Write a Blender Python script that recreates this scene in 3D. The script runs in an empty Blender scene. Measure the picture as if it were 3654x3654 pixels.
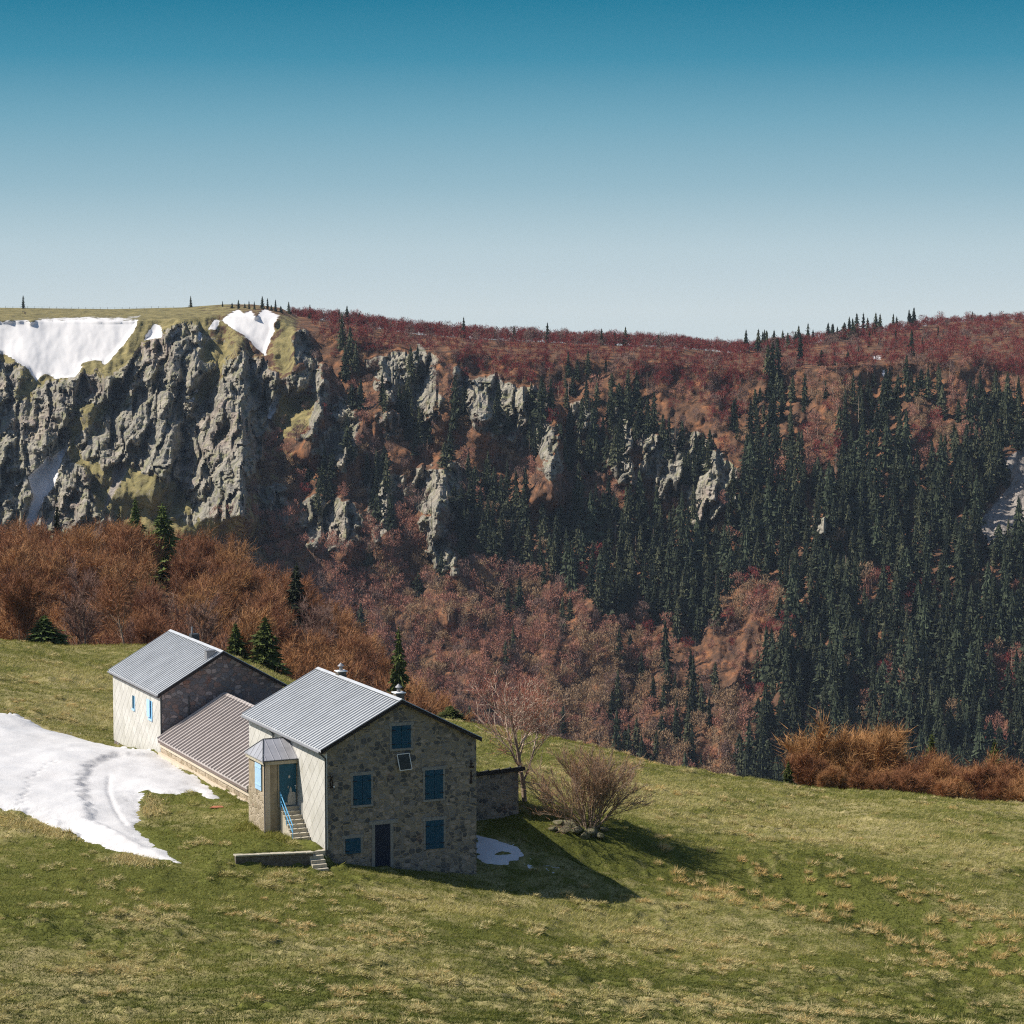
import bpy, math, random
import numpy as np
from mathutils import Vector, Matrix
rnd = random.Random(7)
rng = np.random.default_rng(7)
sc = bpy.context.scene
col = sc.collection
PI = math.pi

# ------------------------------------------------------------------ camera numbers
F = 8809.4; PITCH = math.radians(4.6459); TH = math.radians(24.4655)
CT, ST = math.cos(TH), math.sin(TH)

def ray(u, v):
    """direction through a point of the photograph (3654 px wide), scaled to one metre ahead"""
    x = u - 1827.0; y = -(v - 1827.0)
    Y = F * math.cos(PITCH) + y * math.sin(PITCH); Z = y * math.cos(PITCH) - F * math.sin(PITCH)
    return x / Y, Z / Y

def sm(t):
    t = np.clip(t, 0, 1); return t * t * (3 - 2 * t)

# ------------------------------------------------------------------ noise
def _h(ix, iy, seed):
    n = (ix.astype(np.int64) * 374761393 + iy.astype(np.int64) * 668265263 + seed * 974711) & 0xffffffff
    n = ((n ^ (n >> 13)) * 1274126177) & 0xffffffff
    n = n ^ (n >> 16)
    return (n & 0xffff) / 65535.0

def noise(x, y, seed=0):
    x = np.asarray(x, float); y = np.asarray(y, float)
    ix = np.floor(x); iy = np.floor(y); fx = x - ix; fy = y - iy
    def g(a, b):
        an = _h(ix + a, iy + b, seed) * 2 * PI
        return np.cos(an) * (fx - a) + np.sin(an) * (fy - b)
    ux = fx * fx * fx * (fx * (fx * 6 - 15) + 10); uy = fy * fy * fy * (fy * (fy * 6 - 15) + 10)
    a = g(0, 0) * (1 - ux) + g(1, 0) * ux; b = g(0, 1) * (1 - ux) + g(1, 1) * ux
    return (a * (1 - uy) + b * uy) * 1.4

def fbm(x, y, seed=0, o=4, gain=.5):
    s = 0; a = 1.0
    for i in range(o):
        s = s + a * noise(x * 2 ** i, y * 2 ** i, seed + i * 17); a *= gain
    return s

def ridged(x, y, seed=0, o=4):
    s = 0; a = 1.0; t = 0
    for i in range(o):
        s = s + a * (1 - np.abs(noise(x * 2.1 ** i, y * 2.1 ** i, seed + i * 13)) * 2); t += a; a *= .5
    return s / t

def poly_sd(x, y, poly):
    """signed distance, positive inside"""
    P = np.array(poly, float); n = len(P)
    d = np.full(x.shape, 1e18); ins = np.zeros(x.shape, bool)
    for i in range(n):
        ax, ay = P[i]; bx_, by_ = P[(i + 1) % n]
        ex, ey = bx_ - ax, by_ - ay
        t = np.clip(((x - ax) * ex + (y - ay) * ey) / max(ex * ex + ey * ey, 1e-9), 0, 1)
        d = np.minimum(d, (x - ax - t * ex) ** 2 + (y - ay - t * ey) ** 2)
        if ay != by_:
            c = ((ay > y) != (by_ > y)) & (x < (bx_ - ax) * (y - ay) / (by_ - ay) + ax)
            ins ^= c
    d = np.sqrt(d)
    return np.where(ins, d, -d)

# ------------------------------------------------------------------ object helpers
def tag(o, label=None, cat=None, group=None, kind=None):
    if label: o['label'] = label
    if cat: o['category'] = cat
    if group: o['group'] = group
    if kind: o['kind'] = kind
    return o

def empty(name, loc, rz=0):
    o = bpy.data.objects.new(name, None); col.objects.link(o)
    o.location = loc; o.rotation_euler = (0, 0, rz); o.empty_display_size = .3
    return o

def npmesh(name, V, Fc, mats=(), midx=None, smooth=False):
    V = np.ascontiguousarray(V, dtype=np.float32); Fc = np.ascontiguousarray(Fc, dtype=np.int32)
    me = bpy.data.meshes.new(name); m, k = Fc.shape
    me.vertices.add(len(V)); me.vertices.foreach_set('co', V.ravel())
    me.loops.add(m * k); me.loops.foreach_set('vertex_index', Fc.ravel())
    me.polygons.add(m); me.polygons.foreach_set('loop_start', np.arange(0, m * k, k, dtype=np.int32))
    me.polygons.foreach_set('loop_total', np.full(m, k, dtype=np.int32))
    for mt in mats: me.materials.append(mt)
    if midx is not None: me.polygons.foreach_set('material_index', np.ascontiguousarray(midx, dtype=np.int32))
    me.polygons.foreach_set('use_smooth', np.full(m, smooth))
    me.update(calc_edges=True); me.validate()
    return me

def link(name, me, parent=None, loc=(0, 0, 0)):
    o = bpy.data.objects.new(name, me); col.objects.link(o); o.location = loc
    if parent is not None: o.parent = parent
    return o

def fattr(me, name, data):
    a = me.attributes.new(name, 'FLOAT', 'POINT'); a.data.foreach_set('value', np.ascontiguousarray(data, dtype=np.float32).ravel())

class MB:
    """collects shapes in (r, s, z) coordinates of the houses and builds one mesh"""
    def __init__(self, org=(0, 0, 0)): self.v = []; self.f = []; self.m = []; self.o = org; self.cur = 0
    def add(self, vs, fs):
        b = len(self.v); self.v += [tuple(a - c for a, c in zip(p, self.o)) for p in vs]
        self.f += [tuple(i + b for i in f) for f in fs]; self.m += [self.cur] * len(fs); return self
    def box(self, r0, r1, s0, s1, z0, z1):
        return self.hexa([(r0, s0, z0), (r1, s0, z0), (r1, s1, z0), (r0, s1, z0), (r0, s0, z1), (r1, s0, z1), (r1, s1, z1), (r0, s1, z1)])
    def hexa(self, p):
        return self.add(p, [(0, 3, 2, 1), (4, 5, 6, 7), (0, 1, 5, 4), (1, 2, 6, 5), (2, 3, 7, 6), (3, 0, 4, 7)])
    def prism(self, ring, d):
        """ring of 3D points extruded by vector d"""
        n = len(ring); r2 = [tuple(a + b for a, b in zip(p, d)) for p in ring]
        return self.add(list(ring) + r2, [tuple(range(n))[::-1], tuple(range(n, 2 * n))] + [(i, (i + 1) % n, n + (i + 1) % n, n + i) for i in range(n)])
    def tube(self, a, b, ra, rb=None, n=8, caps=True):
        rb = ra if rb is None else rb
        a = Vector(a); b = Vector(b); d = (b - a).normalized()
        x = d.orthogonal().normalized(); y = d.cross(x)
        vs = [tuple(a + (x * math.cos(2 * PI * i / n) + y * math.sin(2 * PI * i / n)) * ra) for i in range(n)]
        vs += [tuple(b + (x * math.cos(2 * PI * i / n) + y * math.sin(2 * PI * i / n)) * rb) for i in range(n)]
        fs = [(i, (i + 1) % n, n + (i + 1) % n, n + i) for i in range(n)]
        if caps: fs += [tuple(range(n))[::-1], tuple(range(n, 2 * n))]
        return self.add(vs, fs)
    def build(self, name, mats, parent=None, bevel=0, smooth=False):
        if not isinstance(mats, (list, tuple)): mats = [mats]
        me = bpy.data.meshes.new(name); me.from_pydata(self.v, [], self.f)
        for mt in mats: me.materials.append(mt)
        me.polygons.foreach_set('material_index', self.m)
        me.update(); me.validate()
        import bmesh
        bm = bmesh.new(); bm.from_mesh(me); bmesh.ops.recalc_face_normals(bm, faces=bm.faces); bm.to_mesh(me); bm.free()
        o = link(name, me, parent)
        if bevel:
            b = o.modifiers.new('bevel', 'BEVEL'); b.width = bevel; b.segments = 2; b.limit_method = 'ANGLE'
        return o

def RS(r, s, z=0.0): return (r * CT - s * ST, r * ST + s * CT, z)
def house(name, r, s, z): return empty(name, RS(r, s, z), TH)

# ------------------------------------------------------------------ materials
class N:
    def __init__(self, name, rough=.8, spec=.3):
        self.mat = bpy.data.materials.new(name); self.mat.use_nodes = True
        self.t = self.mat.node_tree; self.n = self.t.nodes; self.b = self.n['Principled BSDF']
        self.b.inputs['Roughness'].default_value = rough; self.b.inputs['Specular IOR Level'].default_value = spec
        self.co = None
    def new(self, ty, **k):
        x = self.n.new(ty)
        for a, b in k.items(): setattr(x, a, b)
        return x
    def l(self, a, b): self.t.links.new(a, b)
    def coord(self, scale=(1, 1, 1), rot=(0, 0, 0), src='Object'):
        c = self.new('ShaderNodeTexCoord') if src != 'Pos' else self.new('ShaderNodeNewGeometry')
        m = self.new('ShaderNodeMapping'); m.inputs['Scale'].default_value = scale; m.inputs['Rotation'].default_value = rot
        self.l(c.outputs[src if src != 'Pos' else 'Position'], m.inputs['Vector']); return m.outputs['Vector']
    def noise(self, vec, scale, detail=4, rough=.55, dist=0):
        x = self.new('ShaderNodeTexNoise'); x.inputs['Scale'].default_value = scale; x.inputs['Detail'].default_value = detail
        x.inputs['Roughness'].default_value = rough; x.inputs['Distortion'].default_value = dist
        if vec is not None: self.l(vec, x.inputs['Vector'])
        return x.outputs['Fac']
    def ramp(self, fac, stops, interp='LINEAR'):
        x = self.new('ShaderNodeValToRGB'); x.color_ramp.interpolation = interp; e = x.color_ramp.elements
        while len(e) < len(stops): e.new(.5)
        for a, (p, c) in zip(e, stops):
            a.position = p; a.color = (c, c, c, 1) if isinstance(c, (int, float)) else (*c, 1)
        self.l(fac, x.inputs['Fac']); return x.outputs['Color']
    def math(self, op, a, b=None, c=None, clamp=False):
        x = self.new('ShaderNodeMath', operation=op, use_clamp=clamp)
        for i, q in enumerate((a, b, c)):
            if q is None: continue
            if isinstance(q, (int, float)): x.inputs[i].default_value = q
            else: self.l(q, x.inputs[i])
        return x.outputs[0]
    def mix(self, fac, a, b, blend='MIX'):
        x = self.new('ShaderNodeMix', data_type='RGBA', blend_type=blend)
        for i, q in ((0, fac), (6, a), (7, b)):
            if isinstance(q, (int, float)): x.inputs[i].default_value = q
            elif isinstance(q, tuple): x.inputs[i].default_value = (*q, 1)
            else: self.l(q, x.inputs[i])
        return x.outputs[2]
    def attr(self, name):
        x = self.new('ShaderNodeAttribute', attribute_name=name); return x.outputs['Fac']
    def maprange(self, v, a, b, c=0., d=1.):
        x = self.new('ShaderNodeMapRange')
        for i, q in zip((1, 2, 3, 4), (a, b, c, d)): x.inputs[i].default_value = q
        self.l(v, x.inputs[0]); return x.outputs[0]
    def bump(self, h, dist, strength=1.):
        x = self.new('ShaderNodeBump'); x.inputs['Distance'].default_value = dist; x.inputs['Strength'].default_value = strength
        self.l(h, x.inputs['Height']); self.l(x.outputs[0], self.b.inputs['Normal'])
    def out(self, c):
        if isinstance(c, tuple): self.b.inputs['Base Color'].default_value = (*c, 1)
        else: self.l(c, self.b.inputs['Base Color'])
        return self.mat

def plain(name, c, rough=.7, var=.15, scale=6., metal=0., spec=.3):
    m = N(name, rough, spec); m.b.inputs['Metallic'].default_value = metal
    f = m.noise(m.coord(), scale, 5, .65)
    d = tuple(max(0, x * (1 - var)) for x in c); e = tuple(min(1, x * (1 + var)) for x in c)
    m.bump(f, .01, .3)
    return m.out(m.ramp(f, [(.3, d), (.7, e)]))

def stone_mat(name, cols, mortar, sx=2.0, sz=3.0, rust=.0, joint=.09, pink=None):
    m = N(name, .92, .15)
    v0 = m.coord((1, 1, 1))
    nz = m.new('ShaderNodeTexNoise'); nz.inputs['Scale'].default_value = 1.3; nz.inputs['Detail'].default_value = 3; m.l(v0, nz.inputs['Vector'])
    ad = m.new('ShaderNodeVectorMath', operation='MULTIPLY_ADD'); m.l(nz.outputs['Color'], ad.inputs[0]); ad.inputs[1].default_value = (.5, .5, .3); m.l(v0, ad.inputs[2])
    mp = m.new('ShaderNodeMapping'); mp.inputs['Scale'].default_value = (sx, sx, sz); m.l(ad.outputs[0], mp.inputs['Vector'])
    a = m.new('ShaderNodeTexVoronoi'); a.inputs['Scale'].default_value = 1; a.inputs['Randomness'].default_value = .78; m.l(mp.outputs[0], a.inputs['Vector'])
    e = m.new('ShaderNodeTexVoronoi', feature='DISTANCE_TO_EDGE'); e.inputs['Scale'].default_value = 1; e.inputs['Randomness'].default_value = .78; m.l(mp.outputs[0], e.inputs['Vector'])
    sep = m.new('ShaderNodeSeparateColor'); m.l(a.outputs['Color'], sep.inputs[0])
    n = len(cols)
    c = m.ramp(sep.outputs[0], [(i / n, q) for i, q in enumerate(cols)], 'CONSTANT')
    fine = m.noise(v0, 14, 5, .7)
    c = m.mix(.55, c, m.ramp(fine, [(.3, .35), (.7, .95)]), 'MULTIPLY')
    big = m.noise(v0, .7, 3)
    c = m.mix(m.maprange(big, .45, .7, 0, .22), c, mortar)
    jn = m.math('ADD', e.outputs['Distance'], m.math('MULTIPLY', m.math('SUBTRACT', fine, .5), .08))
    jf = m.maprange(jn, joint * .35, joint, 0, 1)
    c = m.mix(jf, m.mix(.4, mortar, m.ramp(fine, [(.3, .3), (.7, 1.)]), 'MULTIPLY'), c)
    if rust:
        rn = m.noise(v0, .55, 4, .6)
        c = m.mix(m.maprange(rn, .62, .72, 0, rust), c, (.23, .07, .03))
    m.bump(m.math('ADD', jf, m.math('MULTIPLY', fine, .6)), .05, .8)
    return m.out(c)

M = {}
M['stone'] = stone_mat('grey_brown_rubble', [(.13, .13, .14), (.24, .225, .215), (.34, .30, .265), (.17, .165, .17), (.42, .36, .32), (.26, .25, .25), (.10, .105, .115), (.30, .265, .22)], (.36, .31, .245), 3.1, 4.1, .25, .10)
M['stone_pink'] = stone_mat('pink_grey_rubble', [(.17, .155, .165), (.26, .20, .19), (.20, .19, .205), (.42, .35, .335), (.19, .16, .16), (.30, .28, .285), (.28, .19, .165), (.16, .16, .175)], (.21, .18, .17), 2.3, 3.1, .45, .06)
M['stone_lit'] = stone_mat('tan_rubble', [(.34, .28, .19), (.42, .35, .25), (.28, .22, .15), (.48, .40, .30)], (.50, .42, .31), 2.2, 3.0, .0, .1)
M['surround'] = plain('dressed_stone', (.24, .235, .225), .9, .3, 9)
M['parge'] = plain('cream_render', (.55, .47, .37), .9, .12, 3)
M['render'] = plain('weathered_beige_render', (.30, .245, .17), .92, .28, 2.5)
M['concrete'] = plain('pale_concrete', (.42, .38, .30), .9, .25, 5)
M['concrete_dark'] = plain('shade_dark_masonry', (.12, .105, .085), .95, .45, 4)  # retaining wall front: its shade put into the colour; also the dark chimneys
M['blue'] = plain('blue_painted_wood', (.0018, .058, .115), .6, .3, 8, spec=.35)
M['teal'] = plain('teal_painted_door', (.002, .075, .13), .55, .15, 3, spec=.35)
M['navy'] = plain('navy_painted_door', (.006, .016, .045), .5, .15, 3)
M['light_blue'] = plain('pale_blue_paint', (.36, .55, .74), .5, .1, 5)
M['mid_blue'] = plain('sky_blue_paint', (.10, .36, .62), .5, .1, 5)
M['iron'] = plain('rusty_iron', (.028, .016, .013), .8, .5, 30)
M['dark_trim'] = plain('dark_verge_board', (.022, .019, .02), .75, .3, 8)
M['eave'] = plain('weathered_fascia', (.17, .13, .115), .85, .3, 8)
M['white'] = plain('white_trim', (.72, .73, .74), .6, .08, 8)
M['zinc'] = plain('dull_zinc', (.24, .24, .255), .5, .2, 5, .3)
M['zinc_dark'] = plain('dark_zinc', (.06, .065, .07), .55, .3, 5, .2)
M['panel'] = plain('dark_solar_cell', (.012, .013, .02), .25, .2, 20, 0, .5)
M['patch'] = plain('bare_pale_patch', (.42, .40, .36), .8, .2, 20)
M['red'] = plain('reddish_tarp', (.36, .13, .07), .8, .2, 12)
M['cloth'] = plain('dark_jacket', (.05, .02, .02), .8, .2, 5)
M['post'] = plain('grey_wood', (.10, .09, .08), .9, .3, 20)

def roof_mat(name, c, st):
    m = N(name, .42, .5); m.b.inputs['Metallic'].default_value = .15
    f = m.noise(m.coord((.15, .6, .15)), 3, 5, .6); g = m.noise(m.coord(), 1.1, 4, .6)
    a = m.ramp(f, [(.35, tuple(x * .86 for x in c)), (.7, tuple(x * 1.06 for x in c))])
    a = m.mix(m.maprange(g, .5, .75, 0, st), a, tuple(x * .68 for x in c)); m.bump(f, .004, .3)
    return m.out(a)
M['roof'] = roof_mat('light_grey_metal_roof', (.52, .535, .555), .35)
M['roof_pink'] = roof_mat('taupe_metal_roof', (.47, .42, .395), .3)
M['roof_porch'] = roof_mat('porch_zinc_roof', (.38, .38, .41), .5)

def clad_mat():
    m = N('white_diamond_cladding', .7, .25)
    sp = m.new('ShaderNodeSeparateXYZ'); m.l(m.coord(), sp.inputs[0])
    y, z = sp.outputs[1], sp.outputs[2]
    S = 1 / .95
    a = m.math('MULTIPLY', m.math('ADD', y, m.math('MULTIPLY', z, 1.0)), S)
    b = m.math('MULTIPLY', m.math('SUBTRACT', y, m.math('MULTIPLY', z, 1.0)), S)
    fa = m.math('FRACT', a); fb = m.math('FRACT', b)
    la = m.math('LESS_THAN', m.math('ABSOLUTE', m.math('SUBTRACT', fa, .5)), .025)
    lb = m.math('LESS_THAN', m.math('ABSOLUTE', m.math('SUBTRACT', fb, .5)), .02)
    ln = m.math('MAXIMUM', la, m.math('MULTIPLY', lb, .45))
    cb = m.new('ShaderNodeCombineXYZ'); m.l(m.math('FLOOR', m.math('ADD', a, .5)), cb.inputs[0]); m.l(m.math('FLOOR', m.math('ADD', b, .5)), cb.inputs[1])
    wn = m.new('ShaderNodeTexWhiteNoise'); m.l(cb.outputs[0], wn.inputs['Vector'])
    base = m.ramp(wn.outputs['Value'], [(0, (.47, .455, .42)), (1, (.56, .545, .51))])
    st = m.noise(m.coord((1, 1, .35)), 1.6, 5, .65)
    base = m.mix(m.maprange(st, .5, .8, 0, .55), base, (.33, .32, .25))
    c = m.mix(m.math('MULTIPLY', ln, .72), base, (.16, .155, .145))
    m.bump(m.math('SUBTRACT', 1, ln), .02, .8)
    return m.out(c)
M['clad'] = clad_mat()

def grass_blade_mat(name, stops):
    m = N(name, .8, .12)
    a = m.attr('tone')
    m.b.inputs['Subsurface Weight'].default_value = 0
    c = m.ramp(a, stops)
    g = m.new('ShaderNodeBsdfTranslucent'); m.l(c, g.inputs['Color'])
    mx = m.new('ShaderNodeMixShader'); mx.inputs[0].default_value = .3
    o = m.n['Material Output']; m.l(m.b.outputs[0], mx.inputs[1]); m.l(g.outputs[0], mx.inputs[2]); m.l(mx.outputs[0], o.inputs['Surface'])
    return m.out(c)
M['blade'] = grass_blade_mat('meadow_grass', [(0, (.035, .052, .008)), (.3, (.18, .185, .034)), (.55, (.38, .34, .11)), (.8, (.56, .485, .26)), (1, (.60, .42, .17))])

def bark(name, c): return plain(name, c, .9, .35, 12)
M['bark'] = bark('dark_bark', (.075, .055, .045))
M['bark_pale'] = bark('pale_beech_bark', (.62, .50, .39))
M['bark_mid'] = bark('grey_brown_bark', (.27, .20, .15))
def twig(name, c, var=.35):
    m = N(name, .85, .1)
    oi = m.new('ShaderNodeObjectInfo')
    f = m.noise(m.coord(src='Pos'), .22, 4, .7)
    a = m.ramp(f, [(.3, tuple(x * (1 - var) for x in c)), (.7, tuple(min(1, x * (1 + var)) for x in c))])
    hs = m.new('ShaderNodeHueSaturation'); m.l(a, hs.inputs['Color'])
    m.l(m.maprange(oi.outputs['Random'], 0, 1, .58, 1.18), hs.inputs['Value'])
    m.l(m.maprange(oi.outputs['Random'], 0, 1, .488, .512), hs.inputs['Hue'])
    return m.out(hs.outputs[0])
M['twig_orange'] = twig('orange_brown_twigs', (.34, .165, .085))
M['twig_red'] = twig('dark_red_twigs', (.33, .085, .060))
M['twig_pink'] = twig('pinkish_brown_twigs', (.56, .29, .19))
M['twig_brown'] = twig('tan_brown_twigs', (.50, .35, .19))
M['twig_purple'] = twig('purple_grey_twigs', (.32, .21, .165))
M['twig_rust'] = twig('rusty_orange_twigs', (.36, .175, .08))
M['twig_tan'] = twig('tan_orange_twigs', (.56, .33, .18), .3); M['twig_tip'] = twig('reddish_twig_tips', (.66, .28, .17), .25)
M['needle'] = twig('dark_spruce_needles', (.054, .066, .038), .4)
M['needle_near'] = twig('green_spruce_needles', (.095, .12, .035), .4)

# ------------------------------------------------------------------ terrain: near ground
CP = []   # x, y, z
def cp(u, v, Y): x, z = ray(u, v); CP.append((x * Y, Y, z * Y))
def cr(r, s, z): X, Y, _ = RS(r, s); CP.append((X, Y, z))
for a in [(0, 2288, 238), (-700, 2240, 240), (406, 2354, 236), (0, 2550, 188), (-700, 2500, 188), (0, 2893, 150), (0, 3300, 122), (0, 3654, 101), (-900, 3300, 122), (-900, 2850, 150),
          (600, 3300, 124), (600, 3100, 138), (500, 2950, 149), (1165, 3300, 127), (1165, 3654, 101), (1827, 3654, 104), (1827, 3300, 133), (2249, 3234, 144.2),
          (2740, 3300, 143), (2740, 3654, 110), (3654, 3300, 147), (3654, 3654, 118), (3654, 3050, 168), (3654, 2884, 188), (2837, 2799, 198), (2269, 2723, 203),
          (1815, 2600, 213), (1645, 2581, 217), (2269, 2950, 165), (2740, 3000, 165), (2740, 2900, 180), (1875, 2855, 165), (2080, 2950, 157), (1990, 3060, 150), (1800, 3110, 147),
          (4500, 3000, 190), (4500, 3300, 155), (700, 2300, 243), (1100, 2450, 240)]: cp(*a)
for a in [(48.8, 133, -32.0), (53.5, 133, -32.8), (58.3, 133, -33.6), (46.5, 138, -30.95), (43, 134, -31.25), (46, 132.5, -31.75), (48.6, 147, -31.0), (48.6, 153, -31.25), (48.6, 167, -31.4), (48.6, 181, -32.5), (65, 142, -32.75), (62, 141, -32.75)]: cr(*a)
# the crest falls away behind
for u, Y, z in [(3654, 215, -46), (2837, 225, -47), (2269, 232, -46), (1815, 240, -44), (4500, 220, -46), (1500, 245, -42)]:
    CP.append((ray(u, 2800)[0] * Y, Y, z))
# woodland bench behind the left crest, then the drop into the valley
for a in [(-700, 2380, 262), (0, 2390, 262), (400, 2440, 262), (800, 2520, 262), (1200, 2680, 262), (1500, 2820, 262), (-700, 2190, 430), (0, 2165, 430), (400, 2105, 430), (700, 2085, 430), (900, 2180, 420),
          (1100, 2330, 400), (1300, 2520, 370), (1500, 2750, 330), (1620, 2900, 300), (1800, 3100, 280)]: cp(*a)
for X, Y, z in [(-140, 520, -75), (-60, 520, -80), (30, 420, -120), (30, 320, -85), (100, 320, -95), (160, 420, -130), (-260, 520, -75), (-200, 700, -190), (0, 700, -200), (200, 700, -200), (-300, 950, -262), (0, 950, -268), (300, 950, -268),
                (-350, 1290, -285), (0, 1290, -285), (350, 1290, -285)]: CP.append((X, Y, z))
for X in (-40, 0, 40):
    CP += [(X, -20, 3.0), (X, 0, -1.7), (X, 10, -5.2), (X, 25, -10.8), (X * .9, 50, -18.2)]
CP += [(-25, 80, -24.6), (0, 80, -25.0), (25, 82, -26.2)]
CP = np.array(CP)
_S = 60.0
_P = CP[:, :2] / _S
def _phi(d2): return .5 * d2 * np.log(d2 + 1e-12)
_A = _phi(((_P[:, None] - _P[None]) ** 2).sum(-1)) + np.eye(len(_P)) * 2e-4
_B = np.c_[np.ones(len(_P)), _P]
_K = np.block([[_A, _B], [_B.T, np.zeros((3, 3))]])
_W = np.linalg.solve(_K, np.r_[CP[:, 2], 0, 0, 0])
def G0(X, Y):
    X = np.asarray(X, float) / _S; Y = np.asarray(Y, float) / _S
    z = _W[-3] + _W[-2] * X + _W[-1] * Y
    for (px, py), w in zip(_P, _W[:-3]):
        z = z + w * _phi((X - px) ** 2 + (Y - py) ** 2)
    return z
def gi(u, v, G=None, y0=85., y1=520.):
    """where the ray through a photo point first meets the ground"""
    G = G or G0
    x, z = ray(u, v); Y = np.linspace(y0, y1, 1700)
    d = z * Y - G(x * Y, Y); i = np.argmax(d < 0)
    if not d[i] < 0: return None
    t = d[i - 1] / (d[i - 1] - d[i]) if i else 0
    Yc = Y[i - 1] + t * (Y[i] - Y[i - 1]) if i else Y[0]
    return (x * Yc, Yc, z * Yc)
GUL = [gi(*p)[:2] for p in [(2150, 3030), (2450, 3085), (2800, 3150), (3100, 3230), (3400, 3330), (3660, 3420)]]
BANK = [gi(*p)[:2] for p in [(1900, 2985), (2000, 2990), (2120, 3010), (2300, 3060), (2450, 3080)]]
def seg_d(X, Y, pts):
    d = np.full(np.shape(X), 1e9)
    for (ax, ay), (bx_, by_) in zip(pts[:-1], pts[1:]):
        ex, ey = bx_ - ax, by_ - ay
        t = np.clip(((X - ax) * ex + (Y - ay) * ey) / (ex * ex + ey * ey), 0, 1)
        d = np.minimum(d, np.hypot(X - ax - t * ex, Y - ay - t * ey))
    return d
def G1(X, Y):
    X = np.asarray(X, float); Y = np.asarray(Y, float)
    z = G0(X, Y)
    near = sm((Y - 60) / 30) * (1 - sm((Y - 260) / 60))
    r = X * CT + Y * ST; s = -X * ST + Y * CT
    # terrace held by the low wall
    am = np.interp(r, [41, 43, 45, 48.5, 49.2], [0, .25, .62, .75, 0])
    z = z + am * sm((s - 132.86) / .22) * (1 - sm((s - 133.2) / 5.5)) - .12 * am * (s < 133) * sm((s - 130.5) / 2)
    # wet hollow and the bank beyond the shed
    d = seg_d(X, Y, GUL); z = z - near * 1.25 * np.exp(-(d / 3.4) ** 2)
    z = z + near * .9 * np.exp(-((X - 4) / 6) ** 2 - ((Y - 157) / 5) ** 2)
    hs = sm((np.hypot((r - 53) / 9, (s - 140) / 9) - .7) / .6)
    z = z + near * hs * (.38 * fbm(X / 14, Y / 14, 3, 2) + .13 * fbm(X / 3.2, Y / 3.2, 5, 2))
    return z
def hum(X, Y):
    near = sm((Y - 60) / 30) * (1 - sm((Y - 250) / 40))
    k = sm(fbm(X / 12, Y / 9, 21, 2) * 1.6 + .35)
    return near * (.055 * fbm(X / .9, Y / .9, 9, 3) + .20 * k * sm((fbm(X / 1.35, Y / 1.1, 31, 2) - .15) * 2.2))
def G(X, Y): return G1(X, Y) + hum(X, Y)

def ground_mat():
    m = N('meadow', .95, .08)
    pos = m.coord(src='Pos'); st = m.coord((1, 1.0, 1), src='Pos')
    a = m.noise(st, .11, 5, .6, .4); b = m.noise(st, .75, 5, .65, .3); c = m.noise(st, 6, 4, .7); d = m.noise(st, .035, 3, .5)
    g = m.ramp(c, [(.3, (.045, .055, .011)), (.7, (.13, .14, .028))])
    s = m.ramp(c, [(.25, (.22, .19, .07)), (.7, (.46, .38, .20))])
    f = m.math('ADD', m.math('MULTIPLY', a, .55), m.math('MULTIPLY', b, .6))
    f = m.math('ADD', f, m.math('MULTIPLY', m.math('SUBTRACT', d, .5), .5))
    f = m.math('ADD', f, m.math('MULTIPLY', m.attr('straw'), .14))
    k = m.maprange(f, .56, .76, .04, .85)
    colr = m.mix(k, g, s)
    dk = m.maprange(m.noise(st, 1.7, 4, .6), .62, .75, 0, .6)
    colr = m.mix(dk, colr, (.05, .042, .022))
    w = m.attr('litter')
    lit = m.ramp(c, [(.3, (.08, .045, .025)), (.7, (.26, .15, .075))])
    colr = m.mix(w, colr, lit)
    m.bump(c, .05, .6)
    return m.out(colr)
M['ground'] = ground_mat()

yy = np.concatenate([np.arange(-25, 86, 3.0), np.arange(86, 150, .2), np.arange(150, 245, .3), 245 + np.cumsum(np.geomspace(.4, 22, 120))])
yy = yy[yy < 1330]
ai = np.linspace(-.235, .235, 430); ao = np.geomspace(.02, .9, 26)
aa = np.concatenate([(-.235 - ao)[::-1], ai, .235 + ao])
AY, AA = np.meshgrid(yy, aa, indexing='ij')
GX = AA * (AY + 30 * np.exp(-(AY + 25) / 60.) + 25 * (AY < 0)) ; GY = AY
GX = AA * np.maximum(AY, 70); GZ = G(GX, GY)
def grid_faces(nr, nc):
    i = np.arange(nr * nc).reshape(nr, nc)
    return np.stack([i[:-1, :-1], i[:-1, 1:], i[1:, 1:], i[1:, :-1]], -1).reshape(-1, 4)
me = npmesh('meadow', np.stack([GX, GY, GZ], -1).reshape(-1, 3), grid_faces(*GX.shape), [M['ground']], smooth=True)
fattr(me, 'litter', sm((GY - 238) / 18).ravel())
TUS = []   # straw patches: photo outline blobs (u, v, ru, rv)
PATCH = [(1150, 3400, 330, 130), (850, 3560, 0, 0), (560, 3330, 260, 70), (300, 3420, 260, 90), (1400, 3250, 0, 0), (1000, 3150, 160, 40), (1550, 3230, 280, 35), (1600, 3500, 250, 40),
         (2700, 3600, 350, 45), (2300, 3330, 420, 90), (2550, 3180, 200, 40), (2800, 2950, 700, 35), (3200, 3000, 500, 35), (300, 2520, 260, 45), (230, 2430, 220, 60), (150, 2960, 220, 60), (2250, 2830, 400, 60)]
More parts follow.
